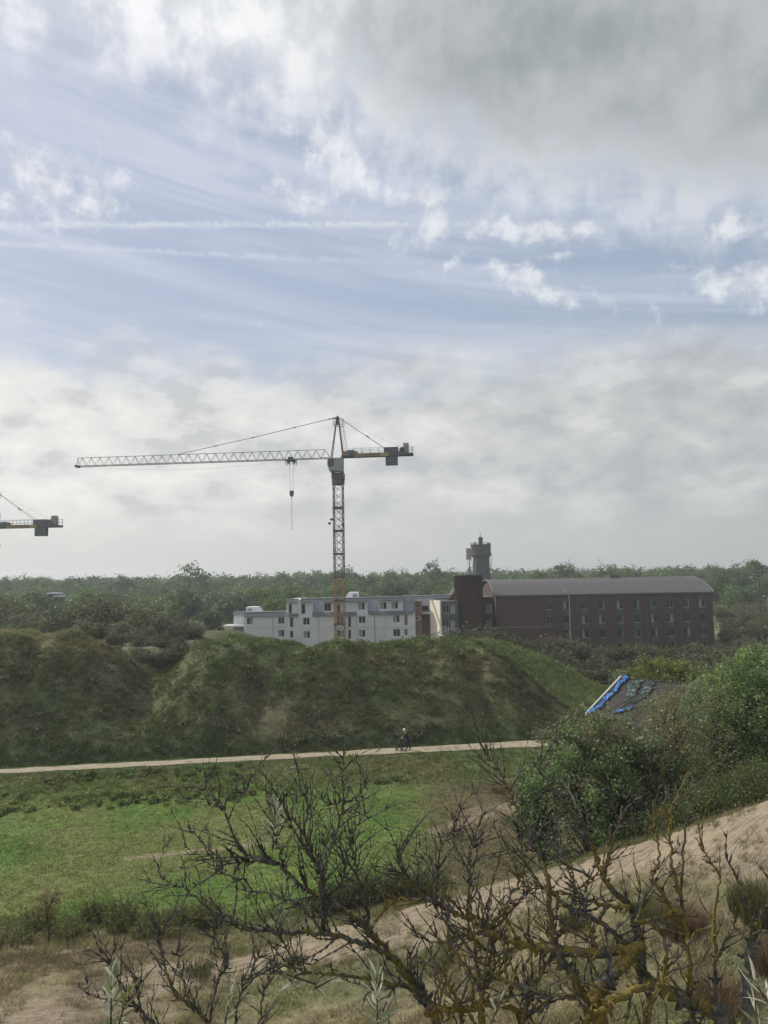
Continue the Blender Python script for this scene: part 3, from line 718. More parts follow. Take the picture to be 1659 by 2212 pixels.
    mb = MB(); wall(mb, q1[0] + .26, qr[0], -1, zt2 - .15, 135.8, hl); mb.box(q1[0] + .26, qr[0], 136.1, 141, -1, zt2 - .16); mb.build('wing_wall', M_PANEL, t, True)
    for h in hl: window(t, *h, 135.8, 4, M_FRAME, False, (1, .35), .05)
    a, b, c, d = rect(Z2, 106, 152, 543, 585, 134.8); mb = MB()
    for z in (d, (c + d) / 2, c + .1): mb.box(a, b, 134.8, 134.85, z - .05, z)
    for k in range(5): mb.box(a + (b - a) * k / 4 - .03, a + (b - a) * k / 4 + .03, 134.81, 134.84, c - .6, d - .05)
    mb.build('balcony_railing', M_FRAME, t, True)
    MB().box(a - .1, b + .2, 134.7, 135.79, c - .25, c - .05).build('balcony_slab', M_CREAM, t, True)
    # low terrace in front of the left part
    a, b, c, d = rect(Z2, 345, 712, 548, 640, 134.5); zp = at(*Z2(530, 547), 134.5)[2]
    MB().box(a, b, 134.5, 137.9, -1, zp).build('terrace_wall', M_BRICK, t, True); MB().box(a - .1, b + .1, 134.4, 134.7, zp + .003, zp + .09).build('coping', M_CONC, t, True)
    # ---- telecom mast standing on the stair tower
    Z4 = lambda a, b: (907.2 + .1367 * a, 1140.5 + .1367 * b)
    px = at(*Z4(783, 600), yc)[0]; zb = zt - .4; zm = at(*Z4(780, 330), yc)[2]
    m = thing('antenna_mast', 'slim telecom mast with grey panel antennas on the round brick tower', 'antenna', (px, yc, zb))
    mb = MB(); mb.tube([(0, 0, 0), (0, 0, zm - zb)], .09, 8)
    mb.box(-.3, .3, -.3, .3, 0, .06); mb.build('pole', M_DARKST, m)
    L = (495 - 315) * .1367 * yc / F; za = zm - zb + .1
    for dx, dy in ((-.42, -.1), (-.12, -.38), (.25, .28)):
        MB().box(dx - .16, dx + .16, dy - .08, dy + .08, za - L, za).build('panel_antenna', M_GREYPOLE, m)
    for dx, dz in ((-.22, .5), (.12, .9), (-.15, 1.25), (.1, 1.55)): MB().box(dx - .17, dx + .17, -.25, .05, dz, dz + .28).build('radio_unit', M_DARKST if dz > 1 else M_GREYPOLE, m)
    mb = MB()
    for s in (-1, 1): mb.bar((s * .9, .6, 0), (0, 0, 2.0), .03)
    mb.bar((-.45, -.2, .2), (-.45, -.2, za - L), .03); mb.build('stay', M_GREYPOLE, m)
brick_block()

# ------------------------------------------------------------------ water tower
def water_tower():
    Y = 285.0; Z4 = lambda a, b: (907.2 + .1367 * a, 1140.5 + .1367 * b); k = .1367 * Y / F
    c = at(*Z4(966, 500), Y); zz = lambda b: at(*Z4(966, b), Y)[2]; X = lambda a: (a - 966) * k
    t = thing('water_tower', 'dark concrete water tower with wide drum and lantern top above the trees', 'water tower', (c[0], Y, 4))
    o = 4.0; n = 32
    MB().lathe([(X(1108), 0 - 2), (X(1106), zz(760) - o), (X(1092), zz(600) - o), (X(1082), zz(480) - o)], n).build('shaft', M_TOWER, t, smooth=True)
    MB().lathe([(X(1080), zz(490) - o), (X(1086), zz(476) - o), (X(1128), zz(430) - o), (X(1130), zz(405) - o), (X(1122), zz(404) - o), (X(1122), zz(275) - o), (X(1132), zz(274) - o), (X(1132), zz(262) - o), (.01, zz(262) - o)], n).build('tank', M_TOWER, t)
    for q in range(10):
        a = q * math.pi / 5 + .2; r1, r0_ = X(1084), X(1112)
        MB().tube([((r0_ + .1) * math.cos(a), (r0_ + .1) * math.sin(a), -2), ((r1 + .15) * math.cos(a), (r1 + .15) * math.sin(a), zz(478) - o)], .22, 4).build('rib', M_TOWER, t)
    l = MB().lathe([(X(1002), zz(262) - o), (X(998), zz(172) - o), (X(1010), zz(170) - o), (X(1010), zz(160) - o), (X(985), zz(145) - o), (X(968), zz(128) - o)], 10).build('lantern', M_TOWER, t)
    mb = MB(); mb.tube([(0, 0, zz(130) - o), (0, 0, zz(78) - o)], .07, 5); mb.bar((X(940), 0, zz(100) - o), (X(990), 0, zz(98) - o), .05).bar((X(948), 0, zz(78) - o), (X(966), 0, zz(78) - o), .06); mb.build('weather_vane', M_DARKST, l)
    mb = MB(); zr = zz(236) - o; zb = zz(262) - o; r = X(1128)
    for i in range(24):
        a, b = 2 * math.pi * i / 24, 2 * math.pi * (i + 1) / 24
        mb.bar((r * math.cos(a), r * math.sin(a), zr), (r * math.cos(b), r * math.sin(b), zr), .06); mb.bar((r * math.cos(a), r * math.sin(a), zb), (r * math.cos(a), r * math.sin(a), zr), .06)
    mb.build('railing', M_DARKST, t)
    for a, b in ((868, 225), (1068, 238), (1085, 236)): MB().box(X(a) - .3, X(a) + .3, -1.5, -1, zb, zz(b) - o).build('roof_antenna', M_DARKST, t)
    for xa, za, xb in ((1132, 410, 1122), (1098, 450, 1108), (806, 440, 836)): MB().tube([(X(xa), -.5, zz(za) - o), (X(xb), -.5, zz(700) - o)], .10, 5).build('conduit', M_GREYPOLE, t)
water_tower()

# ------------------------------------------------------------------ tower cranes
def truss_section(w, h, r, nb, rb, ladder=True):
    mb = MB(); q = w / 2
    for sx in (-1, 1):
        for sy in (-1, 1): mb.tube([(sx * q, sy * q, 0), (sx * q, sy * q, h)], r, 4)
    b = h / nb
    for i in range(nb):
        z = i * b
        for s in (-1, 1):
            mb.bar((-q, s * q, z), (q, s * q, z + b), rb); mb.bar((q, s * q, z), (-q, s * q, z + b), rb)
            mb.bar((s * q, -q, z), (s * q, q, z + b), rb); mb.bar((s * q, q, z), (s * q, -q, z + b), rb)
    return mb
_cr = {}
def crane(name, label, loc, rz, mast_h, full=True):
    t = thing(name, label, 'tower crane', loc, rz, None)
    w = 1.66; sec = 4.12; n = int(math.ceil(mast_h / sec)); zt = mast_h
    if 'sec' not in _cr:
        _cr['sec'] = truss_section(w, sec - .14, .10, 3, .045).mesh('mast_section'); _cr['secy'] = _cr['sec'].copy()
        q = w / 2 + .1; mb = MB()
        for s in (-1, 1): mb.box(-q, q, s * (q - .1) - .1, s * (q - .1) + .1, -.2, .16); mb.box(s * (q - .1) - .1, s * (q - .1) + .1, -q + .2, q - .2, -.2, .16)
        _cr['col'] = mb.mesh('collar')
        mb = MB()
        for s in (-.2, .2): mb.bar((s, 0, 0), (s, 0, sec), .022)
        for i in range(12): mb.bar((-.2, 0, i * sec / 12), (.2, 0, i * sec / 12), .016)
        _cr['lad'] = mb.mesh('ladder')
    for i in range(n):
        z = zt - (i + 1) * sec
        low = z < 13.0; s_ = link('mast_section', _cr['secy'] if low else _cr['sec'], M_YEL if low else M_MASTG, t, (0, 0, z + .07))  # upper sections coloured as if backlit against the sky
        lad = link('ladder', _cr['lad'], M_STEEL, s_, (.15 if i % 2 else -.25, -.35, 0)); lad.rotation_euler = (0, R(6 if i % 2 else -6), .5)
        if i: link('collar', _cr['col'], M_DARKST, t, (0, 0, z + sec))
    # concrete foot
    if full: MB().box(-2.5, 2.5, -2.5, 2.5, -1.2, .35).build('foundation', M_CONC, t)
    J = zt + 4.9            # jib bottom chord
    # slewing ring and base
    MB().lathe([(.9, zt - .02), (1.15, zt + .02), (1.18, zt + .9), (1.0, zt + .98), (1.06, zt + 1.3), (.98, zt + 1.62)], 20).build('slewing_ring', M_DARKST, t)
    mb = MB().box(-1.05, 1.1, -.95, .95, zt + 1.0, zt + 2.1)
    for sx in (-.9, .8):
        for sy in (-.8, .8): mb.box(sx - .14, sx + .14, sy - .14, sy + .14, zt + 2.1, J)
    mb.build('slewing_platform', M_DARKST, t)
    # cab
    cz0, cz1 = zt + 2.25, J - .22; y0, y1 = -1.7, -.15
    mb = MB(); mb.prism([(-1.25, cz0), (1.1, cz0), (1.12, cz1), (-1.45, cz1), (-1.62, cz1 - .35), (-1.62, cz0 + 1.1)], y0, y1); c = mb.build('cab', M_CAB, t)
    MB().prism([(-1.45, cz0 + .75), (-.45, cz0 + 1.0), (-.40, cz1 - .3), (-.6, cz1 - .12), (-1.42, cz1 - .16), (-1.55, cz1 - .4)], y0 - .03, y0 - .004).build('window_frame', M_DARKST, c)
    for a, b in ((-1.46, -1.24), (-1.18, -.86), (-.80, -.52)): MB().box(a, b, y0 - .045, y0 - .034, cz0 + 1.05, cz1 - .42).build('pane', M_GLASS, c)
    MB().box(-1.68, -1.63, y0 + .15, y1 - .15, cz0 + 1.1, cz1 - .35).build('windscreen', M_GLASS, c)
    MB().box(-1.0, .35, y0 - .03, y0 - .004, cz0 + .1, cz0 + .24).build('sign_strip', M_DARKST, c)  # plain dark strip standing for unreadable lettering under the cab
    # A-frame tower head
    A = zt + 12.5; mb = MB(); q = .78
    for sy in (-1, 1):
        mb.tube([(-1.15, sy * q, J), (-.12, sy * .18, A - .3)], .085, 5); mb.tube([(1.0, sy * q, J), (.18, sy * .18, A - .3)], .105, 5)
    for i in range(6):
        f0, f1 = i / 6.5, (i + 1) / 6.5; z0, z1 = J + f0 * (A - J), J + f1 * (A - J)
        e = lambda f, s: (1.0 - f * .82, s * (q - f * .6), J + f * (A - J))
        g = lambda f, s: (-1.15 + f * 1.03, s * (q - f * .6), J + f * (A - J))
        s = 1 if i % 2 else -1
        mb.bar(e(f0, s), e(f1, -s), .05); mb.bar(g(f0, -s), g(f1, s), .045)
        if i % 2 == 0: mb.bar(e(f1, 1), e(f1, -1), .03); mb.bar(g(f1, 1), g(f1, -1), .03)
    mb.build('tower_head', M_STEEL, t)
    mb = MB().box(-.26, .3, -.3, .3, A - 1.5, A - .1); mb.tube([(0, 0, A - .1), (0, 0, A + .15)], [.22, .05], 8); mb.bar((.28, 0, A - .2), (.32, 0, A + .55), .015)
    mb.box(-.75, -.1, -.12, .12, A - .45, A - .2); mb.build('head_block', M_DARKST, t)
    mb = MB()
    for x in (-.72, 1.08):
        for y in (-.7, .7): mb.bar((x, y, A - 1.75), (x, y, A - .55), .035)
    for z in (A - .55, A - 1.15, A - 1.72):
        for y in (-.7, .7): mb.bar((-.72, y, z), (1.08, y, z), .035 if z > A - 1.7 else .06)
        for x in (-.72, 1.08): mb.bar((x, -.7, z), (x, .7, z), .02)
    mb.build('head_platform', M_STEEL, t)
    mb = MB()
    for a in (.62, .95, 1.15):
        mb.bar((a, -.3, A - 1.9), (a + .62, -.3, A - 5.8), .038)
    for i in range(5): mb.bar((.62 + i * .155, -.3, A - 1.9 - i * .97), (1.15 + i * .155, -.3, A - 1.9 - i * .97), .02)
    mb.build('ladder_cage', M_STEEL, t)
    # jib, in sections
    JL = 49.0; h = 1.6; hw = .62; np_ = 28; p = (JL - 1.4) / np_; x_ = -1.15
    for a in range(0, np_, 4):
        mb = MB(); b = min(a + 4, np_)
        xa, xb = -1.4 - a * p, -1.4 - b * p
        for s in (-1, 1): mb.bar((xa, s * hw, J), (xb, s * hw, J), .075)
        ta = xa - (p / 2 if a == 0 else 0); tb = xb if b == np_ else xb
        mb.bar((ta, 0, J + h), (tb, 0, J + h), .06)
        for i in range(a, b):
            u, v_ = -1.4 - i * p, -1.4 - (i + 1) * p; m_ = (u + v_) / 2
            for s in (-1, 1):
                mb.bar((u, s * hw, J), (m_, 0, J + h), .033); mb.bar((m_, 0, J + h), (v_, s * hw, J), .033)
            mb.bar((u, -hw, J), (v_, hw, J), .028); mb.bar((u, -hw, J), (u, hw, J), .03)
        mb.build('jib_section', M_STEEL, t)
    mb = MB().box(-JL - .3, -JL + .1, -.7, .7, J - .18, J + .2); mb.tube([(-JL, -.6, J), (-JL - .05, 0, J + h), (-JL, .6, J)], .05, 5); mb.build('jib_tip', M_DARKST, t)
    T = (-30.0, 0, J + h)
    mb = MB(); mb.tube([(-.5, 0, A - .25), (-.5 + (T[0] + .5) * .5, 0, (A - .25 + T[2]) / 2 - .12), T], .055, 6); mb.build('jib_tie', M_DARKST, t)
    mb = MB()
    for f in (.02, .24, .5, .74):
        a = np.array([-.5, 0, A - .25]); b = np.array(T); c0 = a + (b - a) * f; c0[2] -= .12 * (1 - abs(2 * f - 1)); mb.bar(c0, c0 + (b - a) * .02, .1, 6)
    mb.build('tie_coupling', M_DARKST, t)
    # trolley, ropes, hook block, chain
    X = -8.6; mb = MB().box(X - .95, X + .95, -.75, .75, J - .28, J - .12).box(X - .45, X + .35, -.5, .5, J - .1, J + .42)
    for dx in (-.85, -.35, .45, .9): mb.box(X + dx - .05, X + dx + .05, -.7, -.6, J - .95, J - .1); mb.box(X + dx - .05, X + dx + .05, .6, .7, J - .95, J - .1)
    for dx in (-.4, .6): mb.tube([(X + dx, -.25, J - .5), (X + dx, .25, J - .5)], .2, 10)
    tr = mb.build('trolley', M_DARKST, t)
    zh = J - 6.2
    mb = MB(); 
    for dx in (-.42, .42): mb.bar((X + dx + .1, 0, J - .5), (X + dx * .55 + .1, 0, zh + .5), .022)
    mb.build('hoist_rope', M_DARKST, t)
    mb = MB(); mb.prism([(X - .12, zh - .55), (X + .32, zh - .55), (X + .45, zh - .1), (X + .45, zh + .5), (X - .25, zh + .5), (X - .25, zh - .1)], -.2, .2); mb.bar((X + .1, 0, zh - .55), (X + .1, 0, zh - .95), .06, 6); mb.build('hook_block', M_DARKST, t)
    mb = MB(); zc = zh - .95; zend = J - 12.6
    k = 40
    for i in range(k): z0 = zc + (zend - zc) * i / k; z1 = zc + (zend - zc) * (i + .8) / k; mb.bar((X + .1, 0, z0), (X + .1, 0, z1), .055 if i % 2 else .045, 4)
    mb.bar((X + .1, 0, zc), (X + .1, 0, zend), .02); mb.box(X - .02, X + .22, -.05, .05, zend - .1, zend); mb.build('lifting_chain', M_GREYPOLE, t)
    mb = MB(); pts = [(X - (JL + X) * f, .1, J - .15 - 1.15 * math.sin(math.pi * f) ** 1.0 * (1 - .2 * f)) for f in np.linspace(0, 1, 20)]; mb.tube(pts, .013, 4); mb.build('slack_cable', M_DARKST, t)
    # counter jib
    CL = 13.6; mb = MB()
    for s in (-1, 1): mb.box(.7, CL, s * .62 - .09, s * .62 + .09, J - .02, J + .42)
    mb.box(.7, CL, -.53, .53, J + .30, J + .36); mb.build('counter_jib', M_DARKST, t)
    mb = MB()
    for s in (-1, 1):
        for z in (J + .95, J + 1.5): mb.bar((1.2, s * .75, z), (CL + .05, s * .75, z), .032)
        for x in np.arange(1.4, CL + .1, 1.5): mb.bar((x, s * .75, J + .3), (x, s * .75, J + 1.5), .036)
    for z in (J + .95, J + 1.5): mb.bar((CL + .05, -.75, z), (CL + .05, .75, z), .02)
    mb.build('railing', M_STEEL, t)
    MB().box(1.0, 1.75, -.95, .3, J + .2, J + 1.02).build('control_cabinet', M_REDB, t)
    c = MB().box(1.78, 3.1, -1.0, .3, J + .15, J + 1.2).build('control_cabinet', M_BLUEB, t); MB().box(2.1, 2.95, -1.03, -1.005, J + .2, J + .85).build('louvre', M_DARKST, c)
    MB().box(3.12, 3.6, -.9, .3, J + .43, J + 1.0).build('control_cabinet', M_REDB, t)
    bd = MB().box(3.1, 9.2, -.76, -.72, J - .06, J + .58).build('name_board', M_PANELY, t)
    fc = bpy.data.curves.new('lettering', 'FONT'); fc.body = 'LIEBHERR'; fc.size = .86; fc.extrude = .006; fc.align_x = 'LEFT'; fc.space_character = 1.12
    if 'txt' not in _cr:
        fo = bpy.data.objects.new('lettering', fc); COL.objects.link(fo); bpy.context.view_layer.update()
        me = bpy.data.meshes.new_from_object(fo.evaluated_get(bpy.context.evaluated_depsgraph_get())); me.materials.clear(); _cr['txt'] = me
        bpy.data.objects.remove(fo)
    fo = link('lettering', _cr['txt'], M_BLK, bd, (3.7, -.775, J - .03)); fo.rotation_euler = (R(90), 0, 0)
    for k in range(3):
        x0 = CL - 4.95 + k * .72; MB().box(x0, x0 + .69, -.55, .55, J - 1.62, J + (.28 if k else .0)).build('counterweight', M_CONC, t)
    MB().box(CL - 5.2, CL - 2.7, -.72, .72, J + .4, J + 1.5).build('counterweight_frame', M_CONC, t)
    mb = MB(); mb.tube([(CL - 1.95, -.6, J + .95), (CL - 1.95, .6, J + .95)], .52, 14); mb.box(CL - 2.6, CL - 1.2, -.65, .65, J + .37, J + .7); mb.build('hoist_winch', M_DARKST, t)
    MB().box(CL - 1.75, CL - .78, -.6, .3, J + .5, J + 2.2).build('motor_housing', M_CAB, t)
    mb = MB()
    for s in (-1, 1): mb.bar((.3, s * .15, A - .3), (8.3, s * .55, J + 1.6), .035); mb.bar((8.3, s * .55, J + 1.6), (8.8, s * .62, J + .4), .035)
    mb.bar((.3, 0, A - .5), (CL - 2.0, 0, J + 1.5), .012); mb.bar((5.2, -.40, J + 3.81), (5.75, -.42, J + 3.42), .11, 6); mb.build('counter_tie', M_DARKST, t)
    # floodlights on the mast
    for x, z in ((-1.15, zt - 6.2), (-1.5, zt - 6.9), (.95, zt - 7.1)):
        mb = MB(); mb.lathe([(.05, .12), (.2, .08), (.28, -.12), (.02, -.1)], 10); mb.bar((0, 0, .1), (-.3 * (1 if x < 0 else -1) * -1, .2, .25), .03); o = mb.build('floodlight', M_DARKST, t); o.location = (x, -.9, z); o.rotation_euler = (R(-35), 0, 0)
    return t
cx = at(733, 1245, 132)
crane('tower_crane', 'tall tower crane with full jib and hook standing before the white block', (cx[0], 132, 0), R(-5.6), 31.4)
c2 = at(-20, 1258, 142); z2 = float(height(np.array(c2[0]), np.array(142.)))
crane('tower_crane', 'partly visible tower crane whose counter jib enters at the left edge', (c2[0], 142, z2), R(-3), at(66, 1140, 142)[2] - 4.95 - z2)

# ------------------------------------------------------------------ derelict cottage with tarpaulins
def cottage():
    # local frame: ridge along +X, front slope faces -Y
    e = at(1270, 1540, 72.0); yaw = R(-46); gz = -.9
    hw = 6.6; Lh = 9.0; ez = e[2]; rz_ = ez + 2.55
    t = thing('cottage', 'low cottage with dark torn roof and white verge board among the trees', 'house', (e[0], e[1], gz), yaw)
    E = ez - gz; RZ = rz_ - gz; ins = .45
    holes = [(1.4, 2.2, .7, E - .35), (3.2, 4.2, .7, E - .35)]
    mb = MB(); wall(mb, .25, Lh, 0, E - .1, ins, holes); mb.box(.25, Lh, ins + .2, 2 * hw - ins, 0, E - .12)
    mb.add([(.24, ins, 0), (.24, 2 * hw - ins, 0), (.24, 2 * hw - ins, E - .1), (.24, hw, RZ - .25), (.24, ins, E - .1)], [(0, 4, 3, 2, 1)]); mb.build('wall', M_WWALL, t)
    for h in holes:
        o = MB().box(h[0] + .02, h[1] - .02, ins + .1, ins + .14, h[2], h[3]).build('window', M_DKFRAME, t)
        MB().box(h[0] + .1, h[1] - .1, ins + .085, ins + .095, h[2] + .08, h[3] - .08).build('pane', M_GLASS, o)
    MB().box(2.2 + .02, 2.75, ins - .06, ins - .004, .6, E - .3).build('shutter', M_RED, t)
    # roof slopes built of overlapping felt courses
    roof = link('roof', None, None, t)
    for side in (0, 1):
        n = 16
        for i in range(n):
            f0, f1 = i / n, (i + 1.08) / n if i < n - 1 else 1.0
            ya, yb = f0 * hw - .25 * (i == 0), f1 * hw; za, zb = E + f0 * (RZ - E) - .08 * (i == 0), E + f1 * (RZ - E)
            if side: ya, yb = 2 * hw - ya, 2 * hw - yb
            lift = .035 * (1 - 0)
            vs = [(0, ya, za + .035), (Lh + .3, ya, za + .035), (Lh + .3, yb, zb + .02), (0, yb, zb + .02), (0, ya, za), (Lh + .3, ya, za)]
            MB().add(vs, [(0, 1, 2, 3), (4, 5, 1, 0), (0, 3, 4), (1, 5, 2)] if not side else [(3, 2, 1, 0), (0, 1, 5, 4), (4, 3, 0), (2, 5, 1)]).build('roof_course', M_TILE, roof)
    MB().box(0, Lh + .3, hw - .12, hw + .12, RZ - .02, RZ + .1).build('ridge_cap', M_TILE, roof)
    for s in (0, 1):
        ya, yb = (-.3, hw) if not s else (2 * hw + .3, hw); d = .13
        MB().add([(-.1, ya, E - .22), (-.1, yb, RZ + .0), (-.1, yb, RZ + .24), (-.1, ya, E + .04), (-.02, ya, E - .22), (-.02, yb, RZ), (-.02, yb, RZ + .24), (-.02, ya, E + .04)],
                 [(0, 1, 2, 3), (4, 7, 6, 5), (3, 2, 6, 7), (0, 4, 5, 1), (0, 3, 7, 4)]).build('verge_board', M_WBOARD, t)
    Mx = Matrix.Translation((e[0], e[1], gz)) @ Matrix.Rotation(yaw, 4, 'Z')
    def on_roof(x, f, lift): return (x, f * hw, E + f * (RZ - E) + .1 + lift)
    def tarp(label, mat, line, w0, seed, amp=.10, na=34, nw=7):
        rng = np.random.default_rng(seed); vs = []; fs = []
        line = np.array(line); ts = np.linspace(0, 1, na); px_ = np.interp(ts, np.linspace(0, 1, len(line)), line[:, 0]); pf = np.interp(ts, np.linspace(0, 1, len(line)), line[:, 1]); wd = np.interp(ts, np.linspace(0, 1, len(line)), line[:, 2])
        for i in range(na):
            for j in range(nw):
                q = (j / (nw - 1) - .5) * wd[i] * (1 + .22 * math.sin(i * .55 + seed) + .10 * math.sin(i * 1.9 + seed * 2)); x = px_[i] + q; f = pf[i] + .02 * math.sin(i * 1.7 + j)
                vs.append(on_roof(x, f, amp * (.5 + .5 * math.sin(i * 1.3 + j * 1.9 + seed) * math.sin(j * 2.4 + i * .37)) + .02))
        for i in range(na - 1):
            for j in range(nw - 1): a = i * nw + j; fs.append([a, a + 1, a + nw + 1, a + nw])
        base = np.array(vs); me = mesh_np('tarpaulin', base, np.array(fs), None, True)
        o = link('tarpaulin', me, mat); o.matrix_world = Mx; so_ = o.modifiers.new('thick', 'SOLIDIFY'); so_.thickness = .012
        return tag(o, label, 'tarpaulin')
    tarp('crumpled blue tarpaulin strip along the white verge of the cottage roof', M_BTARP, [(.25, -.04, .55), (.75, .18, .3), (.55, .4, .5), (.8, .58, .28), (.5, .8, .5), (.75, .92, .3), (.5, 1.0, .8)], 1, 3, .22, 60)
    tarp('small blue tarpaulin scrap at the eave of the cottage roof', M_BTARP, [(2.3, .03, .25), (2.8, .08, .7), (3.3, .15, .35), (3.8, .24, .15)], 1, 9, .2, 24)
    tarp('dark green tarpaulin strip hanging over the middle of the cottage roof', M_GTARP, [(2.6, .3, .2), (2.7, .5, .8), (2.2, .75, 1.2), (2.0, .95, 1.0)], 1, 5, .1, 40)
    tarp('second dark green tarpaulin strip, right of the first on the cottage roof', M_GTARP, [(3.4, .34, .15), (3.9, .55, .7), (3.5, .8, 1.0), (3.3, .96, .9)], 1, 15, .1, 40)
    tarp('ragged grey green tarpaulin at the far end of the cottage roof', M_GTARP, [(8.2, .5, .8), (7.6, .75, 1.4), (7.0, .93, 1.8)], 1, 12, .12, 18)
    for a, b in (((2.6, .2), (4.2, .82)), ((3.4, .12), (5.6, .62)), ((4.6, .3), (5.3, .6)), ((6.2, .45), (7.4, .9)), ((7.2, .3), (8.6, .75))):
        mb = MB(); mb.tube([on_roof(*a, .06), on_roof((a[0] + b[0]) / 2, (a[1] + b[1]) / 2, .12), on_roof(*b, .06)], .045, 4); mb.build('batten', M_WOOD, t)
    # rail fence behind
    p0, p1 = at(1286, 1472, 92), at(1345, 1471, 92)
    fnc = thing('rail_fence', 'pale single rail fence beyond the cottage gable', 'fence', (p0[0], 92, p0[2] - 1.4))
    MB().box(0, p1[0] - p0[0], -.05, .03, 1.32, 1.42).build('rail', M_WOOD, fnc)
    for k in range(3): x = .3 + k * (p1[0] - p0[0] - .6) / 2; MB().box(x - .06, x + .06, .035, .14, -.6, 1.45).build('post', M_WOOD, fnc)
cottage()

# ------------------------------------------------------------------ lamp posts, pole, camera mast, bird
def street_lamp(px, ptop, pbase, Y, label, r=.06, arm=.5):
    a = at(px, ptop, Y); b = at(px, pbase, Y); zb = min(b[2], 1.0) - 1.0
    t = thing('street_lamp', label, 'street lamp', (a[0], Y, zb)); h = a[2] - zb
    mb = MB(); mb.tube([(0, 0, 0), (0, 0, h * .5), (0, 0, h)], [r * 1.3, r, r * .8], 8); mb.build('pole', M_DKFRAME, t)
    mb = MB(); mb.tube([(0, 0, h - .1), (-.1, -.1, h + .12), (-arm, -.2, h + .2)], .04, 6); mb.build('arm', M_GREYPOLE, t)
    MB().box(-arm - .35, -arm + .05, -.3, -.1, h + .16, h + .27).build('lamp_head', M_FRAME, t)
street_lamp(1229, 1278, 1400, 130, 'slim grey lamp post in front of the brick block windows', .09)
street_lamp(1658, 1290, 1400, 128, 'grey lamp post at the right edge beside the brick block', .07)
p = at(809, 1327, 130); zb = -.5
t = thing('pole', 'thin dark pole in front of the white block right of the crane', 'pole', (p[0], 130, zb))
mb = MB(); mb.tube([(0, 0, 0), (0, 0, p[2] - zb)], [.08, .06], 8); mb.build('shaft', M_DARKST, t); mb = MB(); mb.lathe([(.09, p[2] - zb - .02), (.1, p[2] - zb + .08), (.02, p[2] - zb + .12)], 8); mb.build('cap', M_DARKST, t)
def camera_mast():
    Y = 118.0; p = at(1638, 1237, Y); zb = float(height(np.array(p[0]), np.array(Y))) - .3; h = p[2] - zb
    t = thing('floodlight_mast', 'slender dark floodlight mast with crossbar near the right edge above the wood', 'floodlight mast', (p[0], Y, zb))
    mb = MB(); mb.tube([(0, 0, 0), (0, 0, h)], [.14, .08], 8); mb.build('pole', M_DARKST, t)
    mb = MB().box(-.85, .95, -.06, .06, h - .05, h + .07).box(-.8, .85, -.05, .05, h - .42, h - .34); mb.bar((-.4, 0, h - .38), (0, 0, h - .8), .03).bar((.4, 0, h - .38), (0, 0, h - .8), .03); mb.build('crossbar', M_DARKST, t)
    for x, z, w in ((-1.25, -.75, .5), (-.75, -.6, .22), (.55, .1, .3), (-.5, .1, .3)):
        o = MB().box(-w / 2, w / 2, -.2, .15, -.09, .09).build('floodlight', M_GREYPOLE if w > .45 else M_DARKST, t); o.location = (x, -.05, h + z); o.rotation_euler = (0, R(-14) if w > .45 else 0, 0)
camera_mast()
def bird():
    p = at(1543, 1215, 160); mb = MB(); mb.tube([(-.28, 0, 0), (-.1, 0, .02), (.12, 0, .02), (.24, 0, .05)], [.01, .07, .07, .02], 6)
    for s in (-1, 1): mb.add([(.1, 0, .05), (-.1, 0, .05), (-.02, s * .35, .2), (.08, s * .35, .2), (-.05, s * .62, .12), (.0, s * .62, .12)], [(0, 1, 2, 3), (3, 2, 4, 5), (3, 2, 1, 0), (5, 4, 2, 3)])
    o = mb.build('bird', M_DARKST); o.location = p; o.rotation_euler = (0, 0, R(60)); tag(o, 'tiny dark bird flying over the brick block roof', 'bird')
bird()

